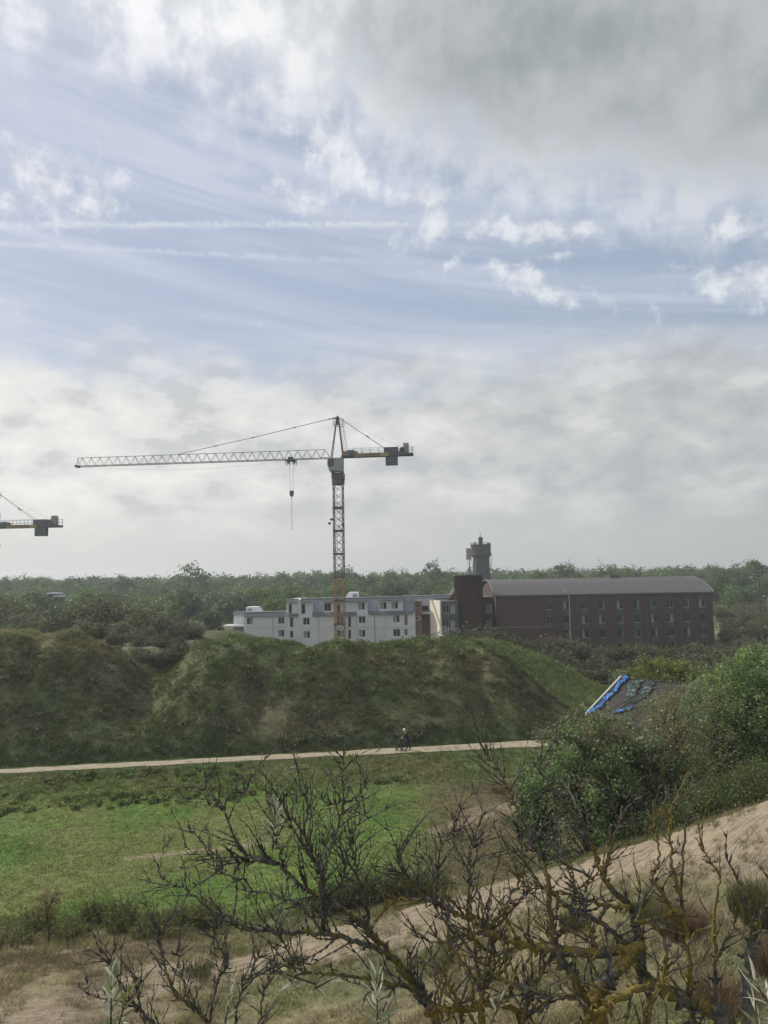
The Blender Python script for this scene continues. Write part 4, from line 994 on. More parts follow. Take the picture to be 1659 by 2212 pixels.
# ------------------------------------------------------------------ person with wheeled walker
def person():
    p = at(880, 1610, 63.2); yy = float(path_y(p[0])) - .1; x = p[0] ; z = float(height(np.array(x), np.array(yy))) + .06
    t = thing('person', 'white-haired person in navy clothes leaning forward pushing a walker on the path', 'person', (x, yy, z), 0)
    def skin(name, verts, edges, rad, mat, parent):
        me = bpy.data.meshes.new(name); me.from_pydata(verts, edges, []); o = link(name, me, mat, parent)
        md = o.modifiers.new('skin', 'SKIN'); md.use_smooth_shade = True
        sv = me.skin_vertices[0].data
        for i, r in enumerate(rad): sv[i].radius = (r, r) if np.isscalar(r) else r
        sv[0].use_root = True
        sb = o.modifiers.new('sub', 'SUBSURF'); sb.levels = 2; sb.render_levels = 2
        return o
    # facing -X (left); hips, bent torso, head forward
    V = [(.02, 0, .86), (-.02, 0, 1.08), (-.10, 0, 1.32), (-.17, 0, 1.44), (-.24, 0, 1.55), (-.27, 0, 1.66),
         (-.11, .17, 1.33), (-.17, .22, 1.12), (-.40, .2, 1.0), (-.48, .2, .98),
         (-.11, -.17, 1.33), (-.15, -.22, 1.10), (-.38, -.2, .99), (-.47, -.2, .97),
         (-.02, .09, .80), (-.10, .10, .46), (-.02, .10, .09), (-.13, .10, .04),
         (.04, -.09, .80), (.08, -.10, .46), (.24, -.10, .14), (.14, -.10, .05)]
    E = [(0, 1), (1, 2), (2, 3), (3, 4), (4, 5), (2, 6), (6, 7), (7, 8), (8, 9), (2, 10), (10, 11), (11, 12), (12, 13), (0, 14), (14, 15), (15, 16), (16, 17), (0, 18), (18, 19), (19, 20), (20, 21)]
    rad = [(.15, .12), .13, (.15, .12), .06, .085, .06, .06, .05, .038, .03, .06, .05, .038, .03, .085, .06, .045, .035, .085, .06, .045, .035]
    skin('body', V, E, rad, M_SKIN, t)
    skin('coat', [V[i] for i in (0, 1, 2, 6, 7, 8, 10, 11, 12)] + [(.03, 0, .70), (-.15, 0, 1.41)], [(0, 1), (1, 2), (2, 3), (3, 4), (4, 5), (2, 6), (6, 7), (7, 8), (0, 9), (2, 10)],
         [(.185, .15), (.165, .14), (.175, .15), .08, .068, .052, .08, .068, .052, (.19, .15), .07], M_NAVY, t)
    skin('trousers', [V[i] for i in (0, 14, 15, 16, 18, 19, 20)], [(0, 1), (1, 2), (2, 3), (0, 4), (4, 5), (5, 6)], [(.16, .13), .10, .078, .062, .10, .078, .062], M_NAVY, t)
    mb = MB(); mb.lathe([(.02, -.10), (.09, -.06), (.105, .0), (.095, .06), (.05, .10), (.01, .108)], 12); h = mb.build('hair', M_HAIR, t, smooth=True); h.location = (-.245, 0, 1.635); h.rotation_euler = (0, R(-30), 0)
    mb = MB(); mb.tube([(-.335, 0, 1.57), (-.365, 0, 1.555)], [.02, .012], 6); mb.build('nose', M_SKIN, t)
    for (fx, fy, fz, ry) in ((-.09, .10, .045, 0), (.19, -.10, .085, 35)):
        mb = MB(); mb.tube([(.07, 0, .0), (0, 0, .01), (-.12, 0, -.01), (-.17, 0, -.015)], [.04, .055, .045, .02], 8); s = mb.build('shoe', M_SHOE, t, smooth=True); s.location = (fx, fy, fz); s.rotation_euler = (0, R(-ry), 0)
    for s in (-1, 1):        # five separate curled fingers on each grip
        for k in range(4):
            y = s * .2 + (k - 1.5) * .02; mb = MB(); mb.tube([(-.46, y, 1.0), (-.52, y, 1.01), (-.535, y, .975), (-.51, y, .955)], .009, 5); mb.build('finger', M_SKIN, t)
        mb = MB(); mb.tube([(-.46, s * .2 - s * .04, .99), (-.50, s * .2 - s * .055, .965), (-.52, s * .2 - s * .045, .95)], .01, 5); mb.build('thumb', M_SKIN, t)
    w = thing('walker', 'dark wheeled walker with bag pushed along the sand path', 'walker', (x - .72, yy, z))
    mb = MB()
    for s in (-1, 1):
        y = s * .24; mb.tube([(.25, y, .96), (.12, y, .97), (.05, y, .86), (-.02, y, .55), (-.18, y, .1)], .018, 6); mb.tube([(.02, y, .68), (.22, y, .1)], .016, 6); mb.bar((-.06, y, .42), (.1, y, .42), .013)
    mb.bar((-.02, -.24, .55), (-.02, .24, .55), .014); mb.bar((.05, -.24, .86), (.05, .24, .86), .014); mb.build('frame', M_DARKST, w)
    for s in (-1, 1):
        for xx in (-.19, .23):
            mb = MB(); q = [(xx + .1 * math.cos(a), s * .24, .1 + .1 * math.sin(a)) for a in np.linspace(0, 2 * math.pi, 17)]; mb.tube(q, .02, 6, False)
            for a in range(3): mb.bar((xx, s * .24, .1), (xx + .09 * math.cos(a * 2.1), s * .24, .1 + .09 * math.sin(a * 2.1)), .008)
            mb.build('wheel', M_BLK, w)
    MB().box(-.12, .14, -.2, .2, .545, .585).build('seat', M_NAVY, w)
    mb = MB(); mb.prism([(-.2, .28), (.08, .28), (.1, .54), (-.1, .54)], -.19, .19); mb.build('bag', M_NAVY, w)
    for s in (-1, 1): mb = MB(); mb.tube([(.14, s * .24, .97), (.28, s * .24, .965)], .024, 8); mb.build('grip', M_BLK, w)
person()


# ------------------------------------------------------------------ grass (uncountable)
def blades(name, x, y, K, h, w, spread, lean, seed, label, gain=1.0, mat=MGR, colfn=None, sag=.0):
    rng = np.random.default_rng(seed); n = len(x); z = height(x, y)
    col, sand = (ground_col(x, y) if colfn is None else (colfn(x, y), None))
    base = np.repeat(np.stack([x, y, z], 1), K, 0); N = n * K
    h = np.repeat(np.broadcast_to(h, (n,)), K) * rng.uniform(.55, 1.25, N); a = rng.uniform(0, 2 * math.pi, N)
    base[:, 0] += rng.normal(size=N) * spread; base[:, 1] += rng.normal(size=N) * spread; base[:, 2] -= .03
    tip = base.copy(); l = rng.normal(size=(N, 2)) * lean * h[:, None]
    tip[:, :2] += l; tip[:, 0] += .18 * h; tip[:, 2] += h * (1 - sag * rng.random(N))
    ww = w * rng.uniform(.6, 1.4, N) / 2; dx, dy = np.cos(a) * ww, np.sin(a) * ww
    p0 = base.copy(); p0[:, 0] -= dx; p0[:, 1] -= dy; p1 = base.copy(); p1[:, 0] += dx; p1[:, 1] += dy
    v = np.stack([p0, p1, tip], 1).reshape(-1, 3); f = np.arange(3 * N).reshape(N, 3)
    c = np.repeat(col * gain * rng.uniform(.6, 1.45, (n, 1)), K, 0) * rng.uniform(.8, 1.25, (N, 1))
    c = np.repeat(c, 3, 0)
    return tag(link(name, mesh_np(name, v, f, c), mat), label, None, None, 'stuff')
def grasses():
    rng = np.random.default_rng(11)
    # old dune
    n = 62000; x = rng.uniform(-52, 30, n); d = rng.uniform(1.3, 20, n); y = path_y(x) + d
    keep = (np.interp(x, HX, HC) > .3) & (fbm(x / 1.2, y / 1.0, 3, 77) + rng.normal(size=n) * .1 > .40); x, y = x[keep], y[keep]
    hh = .20 + .42 * fbm(x / 4, y / 4, 3, 78) * ss(fbm(x / 1.3, y / 1.3, 2, 79), .3, .7)
    blades('dune_grass', x, y, 6, hh, .07, .13, .45, 1, 'rough brown green grass covering the old dune', 1.05, sag=.3)
    n = 9000; x = rng.uniform(3, 32, n); y = rng.uniform(80, 99, n); blades('ridge_grass', x, y, 6, .35, .08, .15, .45, 2, 'bright grass on the low ridge behind the old dune', 1.1, sag=.3)
    # meadow and bank
    n = 52000; y = rng.uniform(33, 66, n); u = rng.uniform(-.62, .45, n); x = u * y; d = y - path_y(x)
    keep = (d < -1.15) | ((d > 1.1) & (d < 2)); x, y, d = x[keep], y[keep], d[keep]
    _, sand = ground_col(x, y); k = rng.random(len(x)) > sand * 1.1; x, y, d = x[k], y[k], d[k]
    bank = ss(d, -9, -6); lush = 1 - ss(x / y, -.12, .05)
    hh = (.07 + .10 * fbm(x / 2, y / 2, 3, 80)) + bank * .24 * fbm(x / 1.6, y / 1.2, 3, 81)
    blades('meadow_grass', x, y, 5, hh, .05, .12, .5, 3, 'short green grass of the valley meadow and path bank', 1.1, sag=.3)
    # near hollow
    n = 42000; y = 15 + 19 * rng.random(n) ** .8; u = rng.uniform(-.7, .7, n); x = u * y
    _, sand = ground_col(x, y); k = (rng.random(n) > sand * 1.25) & (fbm(x / 1.1, y / 1.1, 3, 82) + rng.normal(size=n) * .1 > .42); x, y = x[k], y[k]
    hh = .10 + .30 * fbm(x / 2.5, y / 2.5, 3, 83)
    blades('hollow_grass', x, y, 7, hh, .022, .09, .5, 4, 'dry brown grass in the hollow below the bush', 1.15, sag=.3)
grasses()
def sand_tufts():
    g = np.random.default_rng(31); n = 900; u = g.uniform(-.3, .6, n); y = np.interp(u, SB_U, SB_C) + np.interp(u, SB_U, SB_W) * (g.choice([-1, 1], n) * (1 - g.random(n) ** 1.6 * .8)); x = u * y
    k = vn(x / 1.2, y / 1.2, 66) > .5; x, y = x[k], y[k]
    blades('sand_tufts', x, y, 16, g.uniform(.10, .34, len(x)), .014, .06, .5, 9, 'small wiry grass tufts along the edges of the bare sand', 1.0, colfn=lambda a, b: np.tile([[.13, .125, .06]], (len(a), 1)), sag=.2)
sand_tufts()
def scrub(name, label, n, xr, dr, cols, seed, size, cond=None):
    g = np.random.default_rng(seed); V = []; Fc = []; Cc = []; off = 0; k = 0
    while k < n:
        x = g.uniform(*xr); d = g.uniform(*dr); y = float(path_y(x)) + d
        if cond and not cond(x, y, d): k += .2; continue
        k += 1; s = g.uniform(.45, 1.1) * size; nl = int(70 * s + 24)
        v, f, c, _ = crown_np(g, s, s * .9, .0, s * g.uniform(.55, 1.0), 9, nl, .20, .16 * s, [cols[g.integers(len(cols))]], .3, lobes=3)
        v[:, 0] += x; v[:, 1] += y; v[:, 2] += hz_(x, y) - .05; V.append(v); Fc.append(f + off); Cc.append(c * g.uniform(.75, 1.25)); off += len(v)
    tag(link(name, mesh_np(name, np.concatenate(V), np.concatenate(Fc), np.concatenate(Cc)), MFAR), label, None, None, 'stuff')
def hz_(x, y): return float(height(np.array(float(x)), np.array(float(y))))
scrub('dune_scrub', 'low heathy scrub and tussocks scattered over the old dune', 420, (-50, 22), (2.2, 17), [(.115, .125, .06), (.14, .13, .075), (.09, .12, .05), (.125, .11, .075), (.10, .135, .05)], 5, .62,
      lambda x, y, d: np.interp(x, HX, HC) > 1 and vn(np.array(x / 3.5), np.array(y / 3.5), 91) > .38)
scrub('bank_scrub', 'tussocks and low herbs along the bank below the path', 330, (-38, 14), (-9.5, -1.9), [(.10, .145, .05), (.13, .155, .055), (.17, .165, .055), (.09, .12, .05)], 6, .5,
      lambda x, y, d: vn(np.array(x / 4.0), np.array(y / 2.5), 92) > .42 + .25 * (x > -8))

# ------------------------------------------------------------------ marram clumps and tall herbs near by
def marram(px, py, Y, r, h, n, cols, label, seed, name='marram_clump', cat='grass clump', lean=.45, w=.012):
    rng = np.random.default_rng(seed); p = at(px, py, Y); x, y = p[0], Y; z = float(height(np.array(x), np.array(y)))
    a = rng.uniform(0, 2 * math.pi, n); q = r * np.sqrt(rng.random(n)) * .6; b = np.stack([q * np.cos(a), q * np.sin(a), np.full(n, -.05)], 1)
    hh = h * rng.uniform(.5, 1.15, n); out = np.stack([np.cos(a), np.sin(a)], 1) * (lean * hh * rng.uniform(.2, 1.2, n))[:, None] + rng.normal(size=(n, 2)) * .12 * h; out[:, 0] += .15 * hh
    m = b.copy(); m[:, :2] += out * .35; m[:, 2] += hh * .62; t = b.copy(); t[:, :2] += out; t[:, 2] += hh * rng.uniform(.75, 1.0, n)
    ang = rng.uniform(0, math.pi, n); dx = np.stack([np.cos(ang) * w / 2, np.sin(ang) * w / 2, np.zeros(n)], 1)
    v = np.stack([b - dx, b + dx, m + dx * .8, m - dx * .8, t - dx * .12, t + dx * .12], 1).reshape(-1, 3); i = np.arange(n)[:, None] * 6
    f = np.concatenate([i + np.array([[0, 1, 2, 3]]), i + np.array([[3, 2, 5, 4]])], 0)
    c = np.repeat(np.array(cols)[rng.integers(0, len(cols), n)] * rng.uniform(.7, 1.3, (n, 1)), 6, 0)
    o = link(name, mesh_np(name, v, f, c), MGR, None, (x, y, z)); return tag(o, label, cat)
OLV = [(.10, .105, .045), (.13, .115, .06), (.075, .09, .035)]; PUR = [(.17, .115, .085), (.13, .085, .07), (.19, .14, .095)]; DKG = [(.045, .065, .025), (.06, .075, .03), (.075, .07, .04)]
for i, (px, py, Y, r, h, n, c, lab) in enumerate([
    (1648, 1842, 19.5, 1.0, 1.15, 1500, OLV, 'tall green marram clump on the sand at the right edge'),
    (1598, 1835, 20.5, .6, .7, 600, OLV, 'smaller green marram clump left of the tall one on the sand'),
    (1655, 1905, 17.5, .7, .8, 700, PUR, 'reddish brown grass clump below the marram at the right edge'),
    (1462, 1895, 21.0, .9, .85, 1300, PUR, 'purple brown grass clump below the bare sand slope'),
    (1385, 1880, 22.5, .6, .5, 500, OLV, 'low green grass clump beside the purple brown one'),
    (1560, 2075, 16.6, 1.0, .65, 1200, PUR, 'wide purple grass clump behind the lichen covered bush'),
    (1235, 1895, 23.5, .7, .5, 600, DKG, 'dark green grass clump on the inner edge of the sand'),
    (640, 1985, 26.5, .55, .35, 400, DKG, 'small green grass clump on the sand left of the bush'),
    (425, 2030, 26.0, .8, .4, 500, DKG, 'green grass clump at the upper end of the sandy track'),
    (1075, 1648, 52.5, .9, .6, 500, PUR, 'reddish grass clump at the edge of the path bank')]):
    marram(px, py, Y, r, h, n, c, lab, 100 + i)
def broom(px, py, Y, r, h, n, cols, label, seed, leafy=6, name='broom_shrub', cat='shrub', leafL=.07):
    """upright fine-stemmed shrub: many rising stems with narrow leaves"""
    rng = np.random.default_rng(seed); p = at(px, py, Y); x = p[0]; z = float(height(np.array(x), np.array(Y)))
    t = thing(name, label, cat, (x, Y, z)); mb = MB(); C = []; T = []
    for k in range(n):
        a = rng.uniform(0, 2 * math.pi); q = r * math.sqrt(rng.random()); hh = h * rng.uniform(.5, 1.1) * (1 - .35 * (q / r) ** 2)
        b = np.array([q * .55 * math.cos(a), q * .55 * math.sin(a), -.05]); e = np.array([q * math.cos(a) + rng.normal() * .08, q * math.sin(a) + rng.normal() * .08, hh]); m = (b + e) / 2 + rng.normal(size=3) * .04
        mb.tube([b, m, e], [.012, .009, .004], 3, False)
        for j in range(leafy):
            f = rng.uniform(.25, 1.0); s = b * (1 - f) + e * f + rng.normal(size=3) * .05; C.append(s); T.append((e - b) / np.linalg.norm(e - b) + rng.normal(size=3) * .5)
    mb.build('stems', M_STEM if name != 'sapling' else MBK, t)
    C = np.array(C); L = leafL * rng.uniform(.6, 1.5, len(C)); v, f = diamonds(C, L, L * .3, rng, 0, np.array(T))
    c = np.repeat(np.array(cols)[rng.integers(0, len(cols), len(C))] * rng.uniform(.7, 1.35, (len(C), 1)), 4, 0)
    link('foliage', mesh_np('foliage', v, f, c), ML, t)
BRM = [(.095, .11, .045), (.13, .125, .055), (.08, .095, .04), (.15, .13, .07)]
for i, (px, py, Y, r, h, n, lab) in enumerate([
    (15, 1992, 31.5, .9, 1.0, 90, 'olive broom shrub at the left edge of the meadow'),
    (75, 1990, 32.0, .9, 1.1, 100, 'olive broom shrub around the foot of the brown sapling'),
    (150, 1985, 32.0, .9, 1.2, 100, 'olive broom shrub just right of the brown sapling'),
    (205, 1980, 32.2, .8, 1.25, 100, 'dark broom shrub below the meadow, second right of the sapling'),
    (262, 1975, 32.2, .9, 1.5, 120, 'tallest dark broom shrub at the near edge of the meadow'),
    (325, 1972, 32.2, .9, 1.2, 100, 'yellowish broom shrub right of the tallest one'),
    (385, 1968, 32.5, .8, 1.0, 90, 'low broom shrub at the end of the row by the sand'),
    (445, 1965, 32.5, .9, 1.4, 110, 'upright dark shrub behind the lowest bush twigs')]):
    broom(px, py, Y + (-1.4, .6, -.6, 1.2, 0, -1.0, .8, .2)[i], r * (1.3, .9, 1.2, .8, 1.0, 1.3, 1.0, .8)[i], h * (.6, .75, .7, .8, .95, .75, .6, .9)[i], int(n * .7), BRM, lab, 200 + i, 34, leafL=.10)
for i, (px, Y, r, h, n, lab) in enumerate([(720, 32.5, 1.2, 1.3, 150, 'dark green reedy shrub behind the middle twigs, left end'), (790, 33, 1.2, 1.6, 170, 'dark green reedy shrub behind the middle twigs, second from left'),
    (860, 33.2, 1.2, 1.6, 170, 'dark green reedy shrub behind the middle twigs, third from left'), (930, 33.5, 1.2, 1.3, 150, 'dark green reedy shrub behind the middle twigs, right end')]):
    broom(px, 1880, Y, r, h, n, [(.04, .055, .022), (.055, .07, .028), (.07, .07, .035)], lab, 240 + i, 22, 'reedy_shrub', 'shrub', .12)
broom(975, 1765, 44.5, .9, .9, 60, [(.16, .10, .075), (.12, .085, .06)], 'low reddish brown scrub by the sandy streak', 250, 14, 'scrub', 'shrub', .06)

# ------------------------------------------------------------------ broadleaf trees near the cottage
def tree(name, label, x, y, z, rx, ry, h0, h1, ncl, nlf, leaf, sig, cols, seed, r=.12, nb=30, cat='tree', mat=ML, hollow=.5, group=None, lobes=6):
    rng = np.random.default_rng(seed); t = thing(name, label, cat, (x, y, z), 0, group)
    v, f, c, cl = crown_np(rng, rx, ry, h0, h1, ncl, nlf, leaf, sig, cols, hollow, lobes=lobes)
    limbs_mb(rng, cl, h1, r, nb).build('trunk', MBK, t); link('crown', mesh_np('crown', v, f, c), mat, t)
    return t
GRN = [(0.148, 0.218, 0.106), (0.19, 0.262, 0.132), (0.118, 0.171, 0.084), (0.239, 0.287, 0.162)]
DGR = [(0.104, 0.156, 0.083), (0.134, 0.183, 0.099), (0.167, 0.173, 0.121), (0.164, 0.141, 0.123)]
GRY = [(0.186, 0.186, 0.127), (0.152, 0.169, 0.101), (0.22, 0.203, 0.144), (0.186, 0.144, 0.118)]
YGR = [(.20, .21, .05), (.17, .19, .05), (.14, .16, .05), (.24, .22, .06)]
def hz(x, y): return float(height(np.array(float(x)), np.array(float(y))))
for i, (px, Y, top, bot, wpx, cols, ncl, nlf, lab) in enumerate([
    (1255, 36.0, 1528, 1850, 128, DGR + GRN[:1], 230, 26000, 'rounded dark poplar with glinting leaves in front of the cottage'),
    (1370, 37.5, 1560, 1830, 95, GRN[2:3] + DGR + GRY[:1], 170, 15000, 'dense lower poplar between the dark tree and the grey one'),
    (1465, 38.5, 1500, 1800, 90, GRY, 120, 6500, 'sparse grey brown half bare tree right of the cottage wall'),
    (1545, 41.0, 1475, 1760, 75, GRY[:2] + GRN[:1], 100, 5500, 'thin grey green tree between the sparse tree and the tall poplar'),
    (1640, 42.0, 1368, 1730, 120, GRN, 300, 40000, 'tall bright green poplar at the right edge'),
    (1560, 45.0, 1440, 1720, 70, GRN + GRY[:1], 160, 14000, 'green poplar just left of the tall one at the right edge'),
    (1440, 60.0, 1492, 1640, 55, GRY, 120, 8000, 'feathery grey brown tree hiding the middle of the cottage roof'), (1520, 58.0, 1470, 1640, 50, GRY[:2] + GRN[:1], 120, 8500, 'feathery grey green tree hiding the right end of the cottage roof'), (1345, 52.0, 1548, 1680, 50, DGR + GRN[:1], 80, 5000, 'leafy young tree in front of the white cottage wall'),
    (1160, 36.5, 1650, 1850, 45, GRN, 70, 4500, 'small leafy poplar sucker at the left foot of the dark tree')]):
    p = at(px, top, Y); zb = hz(p[0], Y); h1 = p[2] - zb; pb = at(px, bot, Y)[2] - zb; rx = wpx / F * Y
    tree('poplar_tree', lab, p[0], Y, zb, rx, rx * .9, max(.3, pb), h1, int(ncl * 1.25), nlf, .15, .23, cols, 300 + i, .11, 46, hollow=.35)
for i, (px, Y, top, wpx, cols, lab) in enumerate([(1425, 82, 1416, 78, YGR, 'yellow green tree crown rising behind the cottage ridge'), (1490, 84, 1436, 52, GRY, 'greyish shrubby tree right of the yellow green one behind the cottage'), (1350, 90, 1455, 22, DGR, 'small dark tree at the peak of the cottage gable')]):
    p = at(px, top, Y); zb = hz(p[0], Y); rx = wpx / F * Y
    tree('garden_tree', lab, p[0], Y, zb, rx, rx, .4, p[2] - zb, 110, 9000, .24, .36, cols, 340 + i, .14, 24)
p = at(105, 1990, 30.5); tree('sapling', 'thin brown sapling with bushy top rising from the shrubs at lower left', p[0], 30.5, hz(p[0], 30.5), .48, .48, .9, 2.15, 46, 1500, .06, .10, [(.19, .13, .09), (.15, .11, .075), (.14, .12, .07)], 222, .035, 30, 'sapling', hollow=.2)
# low dark bushes on the sand rim at the right
for i, (px, py, Y, rx, h, lab) in enumerate([(1610, 1690, 29.5, 1.7, 1.9, 'dark soft bush on the rim of the sand slope at the right edge'), (1545, 1725, 29.5, 1.4, 1.6, 'dark soft bush on the sand rim, second from the right edge'), (1480, 1765, 30, 1.2, 1.3, 'dark soft bush on the sand rim, third from the right edge'), (1655, 1650, 30, 1.7, 2.4, 'tallest dark bush on the sand rim at the frame edge')]):
    p = at(px, py, Y); zb = hz(p[0], Y)
    tree('rim_bush', lab, p[0], Y, zb - .1, rx, rx, .05, h, 80, 9000, .085, .30, [(.08, .105, .045), (.10, .12, .05), (.09, .095, .05)], 360 + i, .04, 20, 'bush', hollow=.3)

# ------------------------------------------------------------------ thickets between the dune and the buildings
def variants(prefix, n, rx, ry, h0, h1, ncl, nlf, leaf, sig, cols, seed, r, mat):
    out = []
    for k in range(n):
        rng = np.random.default_rng(seed + k); v, f, c, cl = crown_np(rng, rx, ry, h0, h1, ncl, nlf, leaf, sig, cols[k % len(cols)], .45, lobes=7)
        me = mesh_np('crown', v, f, c); me.materials.append(mat); mt = limbs_mb(rng, cl, h1, r, 14).mesh('trunk'); mt.materials.append(MBK); out.append((me, mt))
    return out
def plant(name, var, label, cat, group, x, y, z, s, sz, rz, trunk=True):
    t = thing(name, label, cat, (x, y, z), rz, group); t.scale = (s, s, sz)
    link('crown', var[0], None, t)
    if trunk: link('trunk', var[1], None, t)
    return t
WIL = [[(.12, .13, .085), (.095, .11, .07), (.14, .145, .10)], [(.10, .095, .075), (.12, .11, .085), (.08, .09, .06)], [(.08, .115, .05), (.10, .13, .065)], [(.13, .135, .07), (.11, .12, .06)]]
VS = variants('shrub', 6, 2.0, 2.0, .1, 3.0, 70, 3200, .26, .35, WIL, 400, .07, MFAR)
def thickets():
    rng = random.Random(8)
    def put(px, top, Y, label, group, vi, wide=1.0):
        p = at(px, top, Y); zb = hz(p[0], Y) - .25; h = max(1.2, p[2] - zb); plant('thicket_shrub', VS[vi], label, 'shrub', group, p[0], Y, zb, h / 3.0 * .85 * wide, h / 3.2, rng.uniform(0, 6.28))
    # left thicket behind the gully
    for px, top, Y, vi in [(165, 1318, 100, 1), (200, 1302, 104, 1), (245, 1300, 106, 0), (290, 1312, 104, 1), (330, 1322, 102, 0), (370, 1335, 100, 1), (400, 1350, 98, 0), (220, 1340, 96, 1), (265, 1345, 95, 0), (310, 1352, 94, 1), (350, 1366, 92, 1), (385, 1378, 90, 1), (180, 1345, 95, 0), (330, 1392, 86, 1), (365, 1402, 85, 1), (300, 1398, 80, 1), (318, 1406, 79, 0), (336, 1412, 79, 1), (352, 1408, 80, 1), (372, 1400, 81, 1), (390, 1390, 82, 0), (345, 1398, 83, 1), (300, 1372, 88, 0), (250, 1366, 89, 1), (420, 1345, 100, 0)]:
        put(px, top, Y, ('pale grey green' if vi == 0 else 'dark brownish') + ' shrub in the ' + ('upper' if Y > 99 else ('middle' if Y > 91 else 'lowest')) + (' left' if px < 290 else ' right') + ' part of the thicket behind the dune gully', 'left thicket behind the dune', vi, 1.25)
    for px, top, Y, vi in [(0, 1292, 112, 2), (25, 1300, 110, 1), (-30, 1290, 112, 2), (45, 1330, 100, 0), (10, 1325, 104, 1)]:
        put(px, top, Y, 'dark bushy shrub at the left edge above the pale crest', 'left edge shrubs', vi, 1.2)
    # between dune and brick block
    for px in range(1085, 1530, 21):
        for row, (Y, dt) in enumerate(((118, 0), (106, 26), (97, 50))):
            q = px + rng.uniform(-8, 8) + row * 7; top = np.interp(q, [1085, 1150, 1200, 1250, 1330, 1400, 1450, 1530], [1398, 1392, 1384, 1400, 1402, 1392, 1400, 1392]) + dt + rng.uniform(-9, 9)
            if row == 2 and (q < 1200): continue
            if row == 1 and q < 1130: continue
            sv = rng.choice((0, 1, 1, 3)); put(q, top, Y, {0: 'pale grey green', 1: 'brownish grey', 3: 'olive green'}[sv] + (' shrub at the foot of the brick block wall', ' shrub in the middle of the thicket before the brick block', ' shrub on the near side of the thicket before the brick block')[row], 'thicket before the brick block', sv, 1.15)
    for px, top in [(1020, 1362), (1060, 1360), (1085, 1372), (965, 1368), (1000, 1370), (905, 1376)]:
        put(px, top, 118 if px > 600 else 90, 'low scrub poking above the dune crest before the buildings', 'scrub along the dune crest', rng.choice((1, 2)), 1.3)
    # right slope beyond the brick block
    for k in range(110):
        px = rng.uniform(1545, 1720); Y = rng.uniform(105, 245); x = (px - CX) / F * Y; zb = hz(x, Y); s = rng.uniform(.55, 1.15)
        sv = rng.choice((0, 1, 3)); row = 'lower' if Y < 150 else ('middle' if Y < 195 else 'upper'); tint = {0: 'pale grey green', 1: 'brownish grey', 3: 'yellowish green'}[sv]
        plant('slope_shrub', VS[sv], tint + ' shrub on the ' + row + ' part of the slope right of the brick block', 'shrub', 'shrubs on the right slope', x, Y, zb - .2, s, s, rng.uniform(0, 6.28))
thickets()

